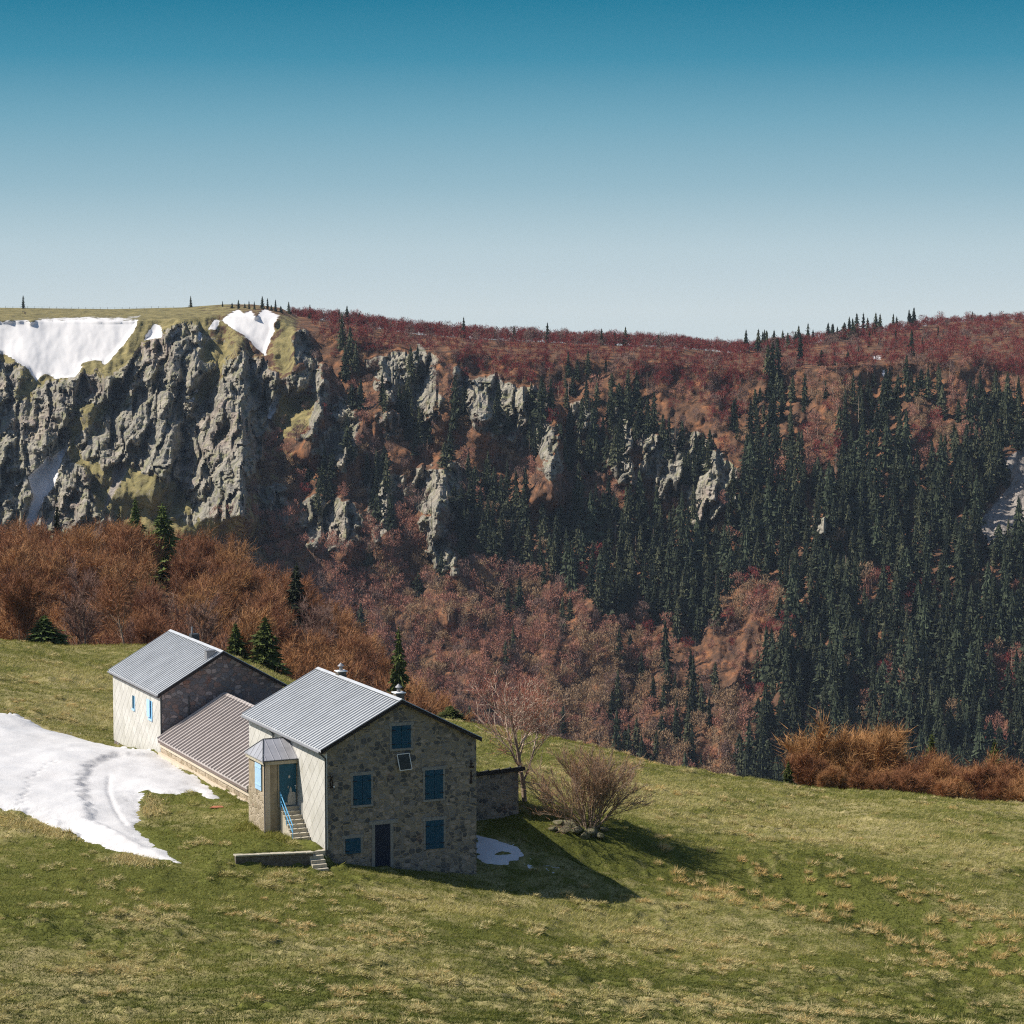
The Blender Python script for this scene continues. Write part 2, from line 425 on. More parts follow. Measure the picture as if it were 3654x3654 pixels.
def patchw(X, Y):
    w = np.zeros(np.shape(X))
    for u, v, ru, rv in PATCH:
        if not ru: continue
        c = gi(u, v); e = gi(u, v + rv); b_ = gi(u + ru, v)
        if not (c and e and b_): continue
        ry = max(abs(e[1] - c[1]), 1.5); rx = max(ru / F * c[1], 1.0)
        w = np.maximum(w, np.exp(-(((X - c[0]) / rx) ** 2 + ((Y - c[1]) / ry) ** 2)))
    return w
fattr(me, 'straw', patchw(GX, GY).ravel() - .35 * np.exp(-(seg_d(GX, GY, GUL) / 4.5) ** 2).ravel())
tag(link('ground', me), 'green and straw coloured mountain meadow falling away to the valley', 'ground', kind='structure')

# the country round about, far below
m = N('far_country', .95, .1); f_ = m.noise(m.coord(src='Pos'), .004, 5, .6); m.out(m.ramp(f_, [(.35, (.03, .04, .02)), (.7, (.12, .09, .05))]))
R_ = 14000
me = npmesh('valley', [(-R_, -R_, -300), (R_, -R_, -300), (R_, R_, -300), (-R_, R_, -300)], [(0, 1, 2, 3)], [m.mat])
tag(link('terrain', me), 'distant low country beyond the mountains', 'terrain', kind='structure')

# ------------------------------------------------------------------ far mountainside
def c3(p): return [(x * .6211, 1000 + y * .6211) for x, y in p]
def c4(p): return [(1000 + x * .6211, 1050 + y * .6211) for x, y in p]
def c5(p): return [(2200 + x * .7526, 1100 + y * .7526) for x, y in p]
def c1(p): return [(x * 1.8913, y * 1.8913) for x, y in p]
RIM = [(-1200, 1090), (0, 1098), (400, 1103), (650, 1097), (800, 1086), (900, 1086), (1000, 1098), (1060, 1128), (1300, 1165), (1500, 1195), (1800, 1215), (2100, 1228), (2400, 1240), (2600, 1258), (2750, 1245), (2900, 1225), (3200, 1178), (3400, 1150), (3654, 1138), (4700, 1120)]
def rim(u): return np.interp(u, *zip(*RIM))
ROCK = [[(-900, 1300), (0, 1270), (120, 1360), (330, 1330), (400, 1290), (500, 1210), (640, 1150), (700, 1170), (850, 1240), (1000, 1330), (1010, 1500), (960, 1600), (890, 1700), (870, 1830), (760, 1860), (600, 1850), (450, 1760), (400, 1860), (330, 1880), (150, 1950), (0, 2000), (-900, 2000)],
        c4([(10, 450), (240, 420), (280, 600), (200, 860), (60, 780), (10, 600)]), c4([(50, 200), (150, 190), (200, 280), (180, 430), (60, 430)]), c4([(340, 570), (490, 720), (420, 930), (380, 1010), (210, 900), (260, 760)]),
        c4([(500, 380), (600, 350), (850, 280), (960, 640), (860, 720), (600, 600)]), c4([(1010, 440), (1250, 470), (1520, 580), (1590, 800), (1610, 1000), (1555, 1110), (1490, 900), (1380, 880), (1150, 780), (1040, 620)]),
        c4([(1690, 620), (1790, 620), (1760, 780), (1710, 830)]), c4([(480, 1040), (720, 1030), (700, 1250), (560, 1400), (500, 1300)]), c4([(90, 1190), (220, 1160), (420, 1160), (480, 1300), (460, 1420), (240, 1460), (180, 1440), (100, 1350)]),
        c4([(790, 1010), (900, 970), (1040, 980), (1060, 1180), (1000, 1320), (900, 1280), (720, 1200), (700, 1130)]), c4([(790, 1280), (900, 1270), (1020, 1480), (1010, 1600), (880, 1560), (820, 1400)]),
        c4([(570, 660), (720, 680), (720, 800), (600, 860)]), c5([(0, 440), (70, 500), (80, 820), (0, 820), (-60, 700)]), c5([(120, 590), (280, 580), (440, 600), (570, 780), (560, 900), (400, 1030), (370, 1060), (330, 900), (220, 920), (110, 730)]),
        c5([(930, 980), (1010, 980), (1000, 1080), (940, 1070)]), c3([(1460, 1180), (1620, 1170), (1700, 1320), (1640, 1450), (1500, 1330)])]
GRASS = [c3([(1200, 330), (1380, 370), (1290, 520), (1180, 730), (1090, 650), (1240, 500), (1150, 420)]), c3([(560, 520), (800, 320), (960, 200), (1100, 180), (820, 350), (720, 470), (640, 540)]),
         c3([(430, 740), (640, 700), (570, 800), (430, 900), (470, 1000), (600, 1060), (720, 1050), (640, 1300), (560, 1330), (520, 1150), (390, 1000)]), c3([(1600, 200), (1700, 220), (1690, 520), (1620, 560), (1560, 450)]),
         c3([(0, 150), (1300, 140), (1300, 200), (1000, 220), (800, 330), (790, 220), (0, 225)]), c3([(1600, 640), (1820, 650), (1780, 860), (1620, 900), (1560, 830)]), c3([(700, 1050), (1050, 1180), (1100, 1350), (600, 1350)]), c3([(120, 560), (220, 600), (180, 700), (80, 650)])]
SNOW = [c3([(-900, 240), (0, 235), (150, 230), (180, 245), (210, 228), (480, 225), (790, 228), (785, 270), (720, 360), (660, 430), (600, 490), (580, 465), (520, 455), (470, 480), (460, 525), (430, 560), (320, 565), (250, 535), (210, 580), (150, 500), (110, 480), (60, 440), (0, 420), (-900, 420)]),
        c3([(820, 352), (850, 290), (890, 250), (920, 260), (930, 300), (930, 330), (880, 335)]), c3([(975, 325), (985, 295), (1040, 263), (1035, 290), (990, 328)]),
        c3([(1265, 230), (1330, 185), (1370, 168), (1400, 190), (1440, 172), (1470, 210), (1520, 162), (1605, 205), (1570, 250), (1575, 290), (1550, 350), (1525, 432), (1480, 400), (1400, 320), (1320, 265)]),
        c3([(1198, 282), (1230, 220), (1262, 232), (1245, 288)]), c3([(1138, 348), (1138, 292), (1163, 292), (1155, 345)]), c3([(1098, 362), (1142, 368), (1132, 394), (1098, 392)]), c3([(230, 222), (480, 214), (730, 216), (810, 203), (800, 212), (700, 224), (240, 230)]),
        c3([(400, 945), (370, 1000), (345, 1070), (330, 1130), (300, 1200), (260, 1250), (220, 1340), (220, 1380), (110, 1570), (62, 1520), (110, 1440), (150, 1400), (165, 1320), (190, 1240), (160, 1130), (250, 1050), (270, 1010), (300, 1020), (340, 980)]),
        c3([(1585, 648), (1618, 652), (1596, 700), (1584, 750), (1552, 805), (1532, 790), (1560, 700)]), c3([(1068, 657), (1142, 623), (1137, 642), (1080, 664)]), c3([(1078, 690), (1117, 672), (1112, 698)]),
        c5([(1215, 225), (1255, 228), (1250, 242), (1218, 242)]), c5([(1255, 290), (1280, 295), (1275, 325), (1258, 318)])]
SCREE = [c5([(1725, 1005), (1790, 930), (1890, 810), (1960, 780), (1960, 1040), (1900, 1090), (1790, 1160), (1730, 1060)]), c5([(1830, 720), (1960, 640), (1960, 780), (1850, 830)]), c3([(650, 1060), (740, 1080), (640, 1250), (590, 1340), (640, 1170)])]
# buttress spines: line of the lit nose, shadow falls to its right. (points, width left, width right, height in metres)
SP = [(c3([(-40, 300), (60, 480), (200, 640), (330, 760), (250, 1000), (60, 1200), (-40, 1400)]), 260, 70, 8),
      (c3([(560, 500), (640, 560), (600, 680), (520, 740)]), 70, 45, 22), (c3([(560, 760), (610, 880), (600, 1060)]), 90, 65, 26), (c3([(880, 350), (900, 450), (860, 560)]), 70, 45, 22), (c3([(830, 560), (868, 620), (870, 720), (820, 850)]), 110, 40, 26),
      (c3([(1000, 400), (1000, 560), (920, 800), (945, 900), (900, 1000), (890, 1170)]), 180, 110, 50), (c3([(1120, 420), (1110, 560), (1120, 640)]), 50, 40, 16), (c3([(1380, 380), (1370, 560), (1370, 700), (1395, 860), (1390, 1000), (1375, 1330)]), 230, 130, 78),
      (c3([(1690, 270), (1690, 400), (1680, 520)]), 130, 90, 34), (c3([(330, 1000), (400, 1150), (540, 1260)]), 110, 60, 22), (c3([(1560, 1180), (1640, 1300), (1660, 1400)]), 70, 55, 22),
      (c4([(150, 420), (235, 440), (240, 560), (225, 700), (205, 860)]), 130, 75, 40), (c4([(395, 560), (480, 720), (420, 850), (380, 1000)]), 110, 80, 30), (c4([(560, 360), (590, 420), (590, 640)]), 100, 110, 36),
      (c4([(1100, 540), (1150, 640), (1135, 760)]), 90, 160, 34), (c4([(1480, 560), (1560, 640), (1585, 800), (1565, 900), (1570, 1100)]), 120, 90, 60), (c4([(1760, 600), (1770, 800)]), 60, 60, 22),
      (c4([(620, 1030), (630, 1180), (600, 1380)]), 100, 70, 34), (c4([(350, 1150), (370, 1280), (375, 1440)]), 110, 95, 36), (c4([(215, 1160), (215, 1440)]), 80, 35, 16), (c4([(900, 980), (920, 1150), (890, 1260)]), 90, 110, 42),
      (c4([(950, 1290), (1010, 1500), (1000, 1600)]), 90, 75, 26), (c5([(0, 430), (70, 520), (80, 800)]), 90, 70, 30), (c5([(430, 380), (470, 560), (560, 760), (560, 920)]), 190, 150, 60), (c5([(330, 860), (370, 1060)]), 50, 40, 14),
      (c4([(840, 270), (960, 450), (980, 700)]), 150, 90, 30), (c5([(700, 420), (780, 600), (860, 820)]), 160, 110, 36), (c5([(1080, 500), (1000, 800), (1030, 1100)]), 160, 110, 24), (c5([(1400, 400), (1380, 900)]), 170, 120, 22), (c5([(480, 1050), (640, 1350), (800, 1650)]), 200, 130, 34), (c5([(1640, 600), (1650, 1200)]), 190, 120, 22),
      (c4([(640, 1550), (1000, 1800)]), 180, 120, 22)]
def relief(U, V):
    w1 = fbm(U / 170, V / 220, 41, 3) * 42 + fbm(U / 40, V / 60, 45, 2) * 14
    R = np.zeros(U.shape)
    for pts, wl, wr, H in SP:
        us, vs = zip(*pts)
        c = np.interp(V, vs, us); Uw = U + w1 * .55
        e = sm((V - vs[0] + 55) / 75) * (1 - sm((V - vs[-1] - 10) / 120))
        d = Uw - c
        t = np.clip((V - vs[0]) / max(vs[-1] - vs[0], 60), 0, 1.15)
        wlv = wl * (.22 + .95 * t); wrv = wr * (.30 + .45 * t); Hv = H * (.38 + .62 * t) * (.80 if us[0] < 1950 else .34)
        pr = np.where(d < 0, np.clip(1 + d / wlv, 0, 1) ** 1.1, np.clip(1 - d / wrv, 0, 1) ** .9)
        R = np.maximum(R, pr * Hv * e)
    return R
def far_fields(U, V):
    vr = rim(U)
    gw = np.interp(U, [0, 1000, 1500, 2400, 2700, 3654, 4700], [46, 40, 60, 60, 70, 165, 190])
    gk = np.interp(U, [0, 1000, 1500, 2400, 2700, 3654], [3.0, 2.0, 1.0, 1.3, 2.2, 2.4])
    d = np.maximum(V - vr, 0)
    Yr = np.interp(U, [0, 1000, 1600, 2400, 3000, 3654], [1590, 1540, 1500, 1520, 1640, 1820])
    base = Yr - np.minimum(d, gw) * gk - np.maximum(d - gw, 0) * .19 - 0
    sdr = np.full(U.shape, -1e9)
    nz = fbm(U / 55, V / 55, 51, 3) * 26
    for p in ROCK: sdr = np.maximum(sdr, poly_sd(U, V, p))
    sdg = np.full(U.shape, -1e9)
    for p in GRASS: sdg = np.maximum(sdg, poly_sd(U, V, p))
    sds = np.full(U.shape, -1e9)
    for p in SNOW: sds = np.maximum(sds, poly_sd(U, V, p))
    sdc = np.full(U.shape, -1e9)
    for p in SCREE: sdc = np.maximum(sdc, poly_sd(U, V, p))
    rock = sm((sdr + nz) / 26 + .5) * (1 - .85 * sm((sdg + nz * .8) / 22 + .5)) * (1 - sm(sds / 14 + .4)) * (1 - sm(sdc / 14 + .4))
    R = relief(U, V)
    lo = sm(d / 60)
    R = R * lo * (1 - sm(sds / 24 + .5) * (V < 1330)) * (1 - .7 * sm(sdg / 30) * (V < 1330))
    # fluted, faceted rock
    wu = fbm(U / 60, V / 110, 61, 3) * 34
    def saw(x, k=.78):
        f = x - np.floor(x); return np.where(f < k, f / k, (1 - f) / (1 - k))
    wv = fbm(U / 90, V / 45, 66, 3) * 40
    def facets(x, y, cw, ch, seed, off, tilt):
        gx = x / cw; gy = y / ch; ix = np.floor(gx); iy = np.floor(gy); bd = np.full(x.shape, 9e9); val = np.zeros(x.shape)
        for a in (-1, 0, 1):
            for b in (-1, 0, 1):
                jx = ix + a; jy = iy + b; px_ = jx + _h(jx, jy, seed); py_ = jy + _h(jx, jy, seed + 1)
                dx = gx - px_; dy = gy - py_; dd = dx * dx + dy * dy; w = dd < bd
                vv = (_h(jx, jy, seed + 2) - .5) * off + ((_h(jx, jy, seed + 3) - .42) * dx + (_h(jx, jy, seed + 4) - .5) * dy) * tilt
                val = np.where(w, vv, val); bd = np.where(w, dd, bd)
        return val
    fu = U + wu * .9 + V * .22; fv = V + fbm(U / 40, V / 40, 68, 3) * 14
    am_ = .35 + 1.1 * sm(fbm(U / 70, V / 90, 231, 2) * 1.3 + .5)
    fac = facets(fu * .9, fv, 62, 150, 201, 10, 24) + am_ * (facets(fu, fv * .9, 24, 62, 211, 4.2, 11) + facets(fu, fv, 10, 24, 221, 1.5, 4))
    flut = 30 * saw((U + wu * 1.2 + V * .34) / 150, .84) * sm(fbm(U / 160, V / 160, 63, 2) + .6) + 13 * saw((U + wu + V * .26) / 67 + 3.3, .84) + 4.5 * saw((U + wu * .6 + V * .1) / 27, .8) + 1.4 * saw((U + wu * .4 + V * .2) / 11, .8)
    led = 7.0 * saw((V + wv) / 74, .2) + 3.0 * saw((V + wv * .7 + U * .15) / 29, .25)
    rough = 7 * ridged(U / 60, V / 100, 71, 5) + 1.5 * fbm(U / 9, V / 13, 75, 3)
    soft = 8 * fbm(U / 120, V / 170, 81, 4) + .5 * fbm(U / 10, V / 10, 85, 3)
    keep = 1 - .8 * sm(sds / 20 + .3)
    gul = 10 * ridged(U / 210 + V / 900, V / 800, 91, 3)
    Yd = base - R - lo * (rock * (flut * .62 + led * .35 + rough * .1 + fac * .8) + keep * (soft + gul * (1 - rock)))
    return Yd, rock, sds, sdg, sdc, sdr
uu = np.arange(-1100, 4700, 5.0)
tt = np.linspace(0, 1, 400) ** .95
UU = np.repeat(uu[None], len(tt), 0); VR = rim(uu)[None]
VV = VR + (3010 - VR) * tt[:, None]
YD, RK, SDS, SDG, SDC, SDR = far_fields(UU, VV)
def rayv(U, V):
    x = U - 1827.0; y = -(V - 1827.0)
    Y = F * math.cos(PITCH) + y * math.sin(PITCH); Z = y * math.cos(PITCH) - F * math.sin(PITCH)
    return x / Y, Z / Y
rx, rz = rayv(UU, VV)
PX, PY, PZ = rx * YD, YD, rz * YD
# plateau continues behind the rim
back = [(60, -2), (200, -6), (500, -14), (1200, -40), (2200, -120)]
bx = [np.stack([PX[0] * (1 + b / YD[0]), YD[0] + b, PZ[0] + dz + 0 * PX[0]], -1) for b, dz in back][::-1]
VTX = np.concatenate([np.stack(bx), np.stack([PX, PY, PZ], -1)])
nb = len(back)
pad = lambda a, v: np.concatenate([np.full((nb, a.shape[1]), v), a])
def mountain_mat():
    m = N('mountainside', .95, .1)
    pos = m.coord(src='Pos')
    n1 = m.noise(pos, .028, 5, .6); n2 = m.noise(pos, .16, 5, .65); n3 = m.noise(pos, .7, 4, .7); nv = m.noise(m.coord((1, 1, .3), src='Pos'), .12, 5, .65, .6)
    rock = m.ramp(nv, [(.28, (.115, .108, .10)), (.5, (.265, .245, .205)), (.72, (.42, .375, .30))])
    rock = m.mix(m.maprange(n1, .5, .68, 0, .5), rock, (.30, .21, .18))
    rock = m.mix(m.maprange(n2, .48, .64, 0, .75), rock, (.20, .20, .10))
    cr_ = m.new('ShaderNodeTexVoronoi', feature='DISTANCE_TO_EDGE'); cr_.inputs['Scale'].default_value = .16; m.l(m.coord((1, 1, .45), src='Pos'), cr_.inputs['Vector'])
    rock = m.mix(m.maprange(m.math('ADD', cr_.outputs['Distance'], m.math('MULTIPLY', n3, .1)), .05, .13, .65, 0), rock, (.05, .047, .045))
    grass = m.ramp(n2, [(.3, (.085, .07, .035)), (.5, (.185, .16, .07)), (.72, (.33, .265, .12))])
    litter = m.ramp(n2, [(.3, (.055, .035, .026)), (.5, (.13, .07, .042)), (.7, (.29, .13, .06))])
    g = m.attr('grass')
    gm = m.maprange(m.math('ADD', g, m.math('ADD', m.math('MULTIPLY', m.math('SUBTRACT', n2, .5), 150), m.math('MULTIPLY', m.math('SUBTRACT', n3, .5), 60))), -8, 8, 0, 1)
    veg = m.mix(gm, litter, grass)
    # rock breaks out where the ground is steep
    r = m.attr('rock')
    geo = m.new('ShaderNodeNewGeometry'); sp = m.new('ShaderNodeSeparateXYZ'); m.l(geo.outputs['Normal'], sp.inputs[0])
    steep = m.maprange(sp.outputs[2], .80, .35, -.35, .25)
    rf = m.maprange(m.math('ADD', m.math('ADD', r, steep), m.math('MULTIPLY', m.math('SUBTRACT', n3, .5), .7)), .38, .55, 0, 1)
    c = m.mix(rf, veg, rock)
    sc_ = m.maprange(m.math('ADD', m.attr('scree'), m.math('MULTIPLY', m.math('SUBTRACT', n3, .5), 26)), -3, 3, 0, 1)
    c = m.mix(sc_, c, m.ramp(n3, [(.3, (.14, .125, .115)), (.6, (.33, .29, .26)), (.75, (.45, .41, .37))]))
    sn = m.maprange(m.math('ADD', m.attr('snow'), m.math('MULTIPLY', m.math('SUBTRACT', n2, .5), 26)), -1.0, 1.0, 0, 1)
    c = m.mix(sn, c, m.ramp(n1, [(.3, (.60, .585, .585)), (.7, (.68, .665, .66))]))
    hh = m.math('MULTIPLY', m.math('ADD', n3, m.math('MULTIPLY', nv, 1.2)), m.math('SUBTRACT', 1, m.math('MULTIPLY', sn, .93)))
    m.bump(hh, .9, .8)
    return m.out(c)
M['mountain'] = mountain_mat()
_mf = grid_faces(*VTX.shape[:2])[:, ::-1]
me = npmesh('mountainside', VTX.reshape(-1, 3), _mf, [M['mountain']], smooth=True)
me.polygons.foreach_set('use_smooth', pad(RK, 0).ravel()[_mf[:, 0]] < .4)
for nme, arr, v in (('rock', RK, 0), ('snow', SDS, -99), ('grass', np.where(UU < 1050, np.maximum(SDG, (1100 - UU) * .12 - 25), np.maximum(SDG, -60)), 0), ('scree', SDC, -99)):
    fattr(me, nme, np.clip(pad(arr, v), -120, 120).ravel())
tag(link('mountainside', me), 'cliffs and slopes of the mountain across the valley with snow patches under the rim', 'mountain', kind='structure')

def far_at(U, V):
    """points of the mountainside for arrays of photo positions"""
    fu = (U - uu[0]) / 5.0; iu = np.clip(fu.astype(int), 0, len(uu) - 2)
    vr = rim(U); t = np.clip((V - vr) / (3010 - vr), 0, 1) ** (1 / .95) * (len(tt) - 1); it = np.clip(t.astype(int), 0, len(tt) - 2)
    a = fu - iu; b = t - it
    def L(A): return (A[it, iu] * (1 - a) + A[it, iu + 1] * a) * (1 - b) + (A[it + 1, iu] * (1 - a) + A[it + 1, iu + 1] * a) * b
    return L(PX), L(PY), L(PZ), L(RK), L(SDS)

# ------------------------------------------------------------------ tree makers (local origin at the foot)
def tubes(segs, n=4):
    """segs: list of (a, b, ra, rb) -> V, F(quads)"""
    A = np.array([s[0] for s in segs], float); B = np.array([s[1] for s in segs], float)
    ra = np.array([s[2] for s in segs])[:, None, None]; rb = np.array([s[3] for s in segs])[:, None, None]
    d = B - A; L = np.linalg.norm(d, axis=1, keepdims=True); d = d / np.maximum(L, 1e-9)
    h = np.where(np.abs(d[:, 2:3]) < .9, np.array([[0, 0, 1.]]), np.array([[1., 0, 0]]))
    x = np.cross(d, h); x /= np.linalg.norm(x, axis=1, keepdims=True); y = np.cross(d, x)
    an = np.arange(n) * 2 * PI / n
    ring = x[:, None] * np.cos(an)[None, :, None] + y[:, None] * np.sin(an)[None, :, None]
    V = np.concatenate([A[:, None] + ring * ra, B[:, None] + ring * rb], 1).reshape(-1, 3)
    i = np.arange(n); j = (i + 1) % n
    q = np.stack([i, j, n + j, n + i], -1)[None] + (np.arange(len(segs)) * 2 * n)[:, None, None]
    return V, q.reshape(-1, 4)

def slivers(P0, D, L, W, R):
    """thin triangles from P0 along D"""
    k = R.normal(size=D.shape); s = np.cross(D, k); s /= np.maximum(np.linalg.norm(s, axis=1, keepdims=True), 1e-9)
    a = P0 - s * W[:, None] / 2; b = P0 + s * W[:, None] / 2; c = P0 + D * L[:, None]
    V = np.stack([a, b, c], 1).reshape(-1, 3); return V, np.arange(len(V)).reshape(-1, 3)

def unit(v): return v / np.maximum(np.linalg.norm(v, axis=-1, keepdims=True), 1e-9)

def branching(seed, H, spread, levels, trunk_r, stems=1, first=.25, up=.35, kids=(5, 6, 5, 4), ratio=.62, minr=.012, lean=.1):
    R = np.random.default_rng(seed); segs = []; tips = []
    def grow(p, d, L, r, lv):
        n = 5 if lv == 0 else 4; q = p.copy(); dd = d.copy(); pts = []
        for i in range(n):
            dd = unit(dd + R.normal(size=3) * (.10 if lv else .07) + np.array([0, 0, up * (.16 if lv else .05)]))
            q2 = q + dd * L / n; r0 = r * (1 - .7 * i / n); r1 = r * (1 - .7 * (i + 1) / n)
            segs.append((q.copy(), q2.copy(), max(r0, minr), max(r1, minr), lv)); pts.append((q2.copy(), dd.copy(), r1, (i + 1) / n)); q = q2
        if lv >= levels: tips.append((q, dd)); return
        k = kids[min(lv, len(kids) - 1)]
        for j in range(k):
            t = (first if lv == 0 else .2) + (1 - (first if lv == 0 else .2)) * (j + R.random() * .8) / k
            i = min(int(t * n), n - 1); a, b, rr, _ = pts[i]
            a = a - b * (L / n) * R.random()
            ax = unit(np.cross(b, R.normal(size=3))); ang = (spread * (1.15 - .5 * t)) * (.75 + .5 * R.random())
            nd = unit(b * math.cos(ang) + ax * math.sin(ang) + np.array([0, 0, up * .35]))
            grow(a, nd, L * ratio * (1.1 - .45 * t) * (.8 + .4 * R.random()), max(rr * .62, minr), lv + 1)
        tips.append((q, dd))
    for s in range(stems):
        an = s * 2.4 + R.random(); ln = lean if stems > 1 else .04
        ln = ln * (.08 + .92 * (s + .5) / stems)
        d = unit(np.array([math.cos(an) * ln, math.sin(an) * ln, 1.0]))
        grow(np.array([math.cos(an) * .12 * (stems > 1), math.sin(an) * .12 * (stems > 1), -.35]), d, H * (.62 if stems == 1 else .55) * (.85 + .3 * R.random()), trunk_r, 0)
    return segs, tips

def bare_tree_meshes(seed, H, mb, mt, n_tw=7, tl=.9, tw=.035, levels=2, spread=.75, stems=1, kids=(9, 6, 4), tr=None, minr=.02, pale=None, up=.45, side=4, per=None, lean=.1, first=.25):
    segs, tips = branching(seed, H, spread, levels, tr or H * .018, stems, kids=kids, minr=minr, up=up, lean=lean, first=first)
    zs = max(s[1][2] for s in segs); k = H * .93 / zs
    segs = [(s[0] * k, s[1] * k, s[2], s[3], s[4]) for s in segs]
    V, Q = tubes(segs, side)
    wood = npmesh('tree_trunk', V, Q, [mb] + ([pale] if pale else []), smooth=True,
                  midx=None if not pale else np.repeat([1 if s[4] >= 1 and s[1][2] > H * .42 and i % 3 else 0 for i, s in enumerate(segs)], side))
    R = np.random.default_rng(seed + 99)
    fine = [s for s in segs if s[4] >= 1]
    A = np.array([s[0] for s in fine]); B = np.array([s[1] for s in fine]); m_ = len(A)
    w = np.array([1.0 if s[4] >= 2 else .35 for s in fine]); idx = R.choice(m_, size=int(m_ * n_tw), p=w / w.sum()); t = R.random((len(idx), 1))
    P0 = A[idx] * (1 - t) + B[idx] * t; D0 = unit(B[idx] - A[idx])
    D = unit(D0 + R.normal(size=D0.shape) * .55 + np.array([0, 0, .35])); L = tl * (.5 + R.random(len(idx)))
    V1, F1 = slivers(P0, D, L, np.full(len(idx), tw), R)
    # second order twiglets
    P2 = P0 + D * L[:, None] * R.random((len(idx), 1)); D2 = unit(D + R.normal(size=D.shape) * .6)
    V2, F2 = slivers(P2, D2, L * .6, np.full(len(idx), tw * .8), R)
    crown = npmesh('tree_crown', np.concatenate([V1, V2]), np.concatenate([F1, F2 + len(V1)]), [mt])
    return wood, crown

def conifer_np(seed, H, W, tiers=26, nb=9, per=7, droop=.25, bare=.08, flat=.9, fat=1.):
    """needle sprays on whorled boughs: triangles; returns V,F"""
    R = np.random.default_rng(seed); P0 = []; D = []; L = []; Wd = []
    for i in range(tiers):
        t = i / (tiers - 1); z = H * (bare + (1 - bare) * (t ** .92)) ; rad = W / 2 * ((1 - t) ** .66 + .02) * (.78 + .44 * R.random())
        if t < .12: rad *= .72 + 2 * t
        n = max(3, int(nb * (1 - .55 * t)))
        a0 = R.random() * 6
        for j in range(n):
            an = a0 + j * 2 * PI / n + R.normal() * .25; rr = rad * (.65 + .55 * R.random())
            dr = np.array([math.cos(an), math.sin(an), 0.]); pe = max(2, int(per * (1 - .5 * t)))
            for q in range(pe):
                s = (q + R.random()) / pe; p = dr * rr * s * .85; p[2] = z - droop * rr * s ** 1.4 + R.normal() * .03 * H / tiers
                d = unit(dr + R.normal(size=3) * np.array([.55, .55, .18]) + np.array([0, 0, -.35 + .25 * t]))
                P0.append(p); D.append(d); L.append(rr * (.30 + .25 * R.random()) + H * .012); Wd.append((rr * (.16 + .14 * R.random()) + H * .006) * fat)
    P0 = np.array(P0); D = np.array(D); L = np.array(L); Wd = np.array(Wd)
    s = unit(np.cross(D, np.array([0, 0, flat]) + R.normal(size=D.shape)))
    a = P0 - s * Wd[:, None] * .5; b = P0 + s * Wd[:, None] * .5; c = P0 + D * L[:, None]
    V = np.stack([a, b, c], 1).reshape(-1, 3)
    Sv = []; Sf = []
    ns = 7 if tiers < 25 else 11; m_ = 11
    for i in range(ns):
        t = (i + .2) / ns; z0 = H * (bare + (1 - bare) * t); z1 = z0 + H * 1.5 / ns * (1.0 if i < ns - 1 else .7); rad = W / 2 * ((1 - t) ** .68) * .86
        b0 = len(Sv); Sv.append((R.normal() * .04, R.normal() * .04, min(z1, H)))
        for j in range(m_ * 2):
            an = (j + R.random() * .5) * PI / m_; rr = rad * (.62 + .5 * R.random()) * (1.0 if j % 2 else .62)
            Sv.append((math.cos(an) * rr, math.sin(an) * rr, z0 - .10 * rr + R.normal() * .02 * H / ns + (0 if j % 2 else .09 * H / ns)))
        for j in range(m_ * 2): Sf.append((b0, b0 + 1 + j, b0 + 1 + (j + 1) % (m_ * 2)))
    SV = np.array(Sv)[np.array(Sf)].reshape(-1, 3); V = np.concatenate([V, SV])
    top = np.array([[-.06, 0, H * .95], [.06, 0, H * .95], [0, 0, H * 1.03]]); V = np.concatenate([V, top])
    return V, np.arange(len(V)).reshape(-1, 3)

def trunk_mesh(H, r, mat):
    V, Q = tubes([((0, 0, -.5), (0, 0, H * .5), r, r * .6), ((0, 0, H * .5), (.02, 0, H * .97), r * .6, r * .1)], 6)
    return npmesh('trunk', V, Q, [mat], smooth=True)

def place_tree(name, wood, crown, loc, scale, rz, label, cat, group, first=None):
    e = empty(name, loc, rz); e.scale = scale if isinstance(scale, tuple) else (scale,) * 3
    link('trunk', wood, e); link('crown', crown, e)
    tag(e, label, cat, group); return e

# ------------------------------------------------------------------ near wood of bare beeches
var = [bare_tree_meshes(100 + i, 10., M['bark_mid'], M[mt], n_tw=5.5, tl=1.15, tw=.05, levels=2, spread=.72 + .06 * (i % 3), stems=[1, 2, 1, 3, 1, 2][i], kids=(9, 6, 4), tr=.14, minr=.025, side=3, up=.5, lean=.25)
       for i, mt in enumerate(['twig_orange', 'twig_rust', 'twig_orange', 'twig_orange', 'twig_purple', 'twig_rust'])]
FOREST_EDGE = [(-.235, 246), (-.20, 246), (-.14, 249), (-.10, 250), (-.05, 255), (-.02, 255), (-.015, 330), (-.035, 372), (-.06, 405), (-.10, 440), (-.16, 450), (-.235, 450)]
pts = []
cand = 0
while len(pts) < 285 and cand < 60000:
    cand += 1
    a = rnd.uniform(-.228, -.012); Y = 246 + (450 - 246) * rnd.random() ** .8
    if poly_sd(np.array([a * 1000.]), np.array([Y]), [(p * 1000, q) for p, q in FOREST_EDGE])[0] < 0: continue
    X = a * Y
    if all((X - p) ** 2 + (Y - q) ** 2 > 5.7 ** 2 for p, q in pts): pts.append((X, Y))
KEEP = [(484, 432, 60, 45), (582, 405, 75, 70), (842, 252, 55, 8), (948, 250, 70, 8), (160, 247, 60, 6), (1423, 300, 60, 40), (1058, 385, 45, 20), (205, 446, 30, 20), (426, 446, 30, 12)]
pts = [p for p in pts if not any(abs(p[0] / p[1] * F + 1827 - u_) < w_ and Yk - dk < p[1] < Yk + 3 for u_, Yk, w_, dk in KEEP)]
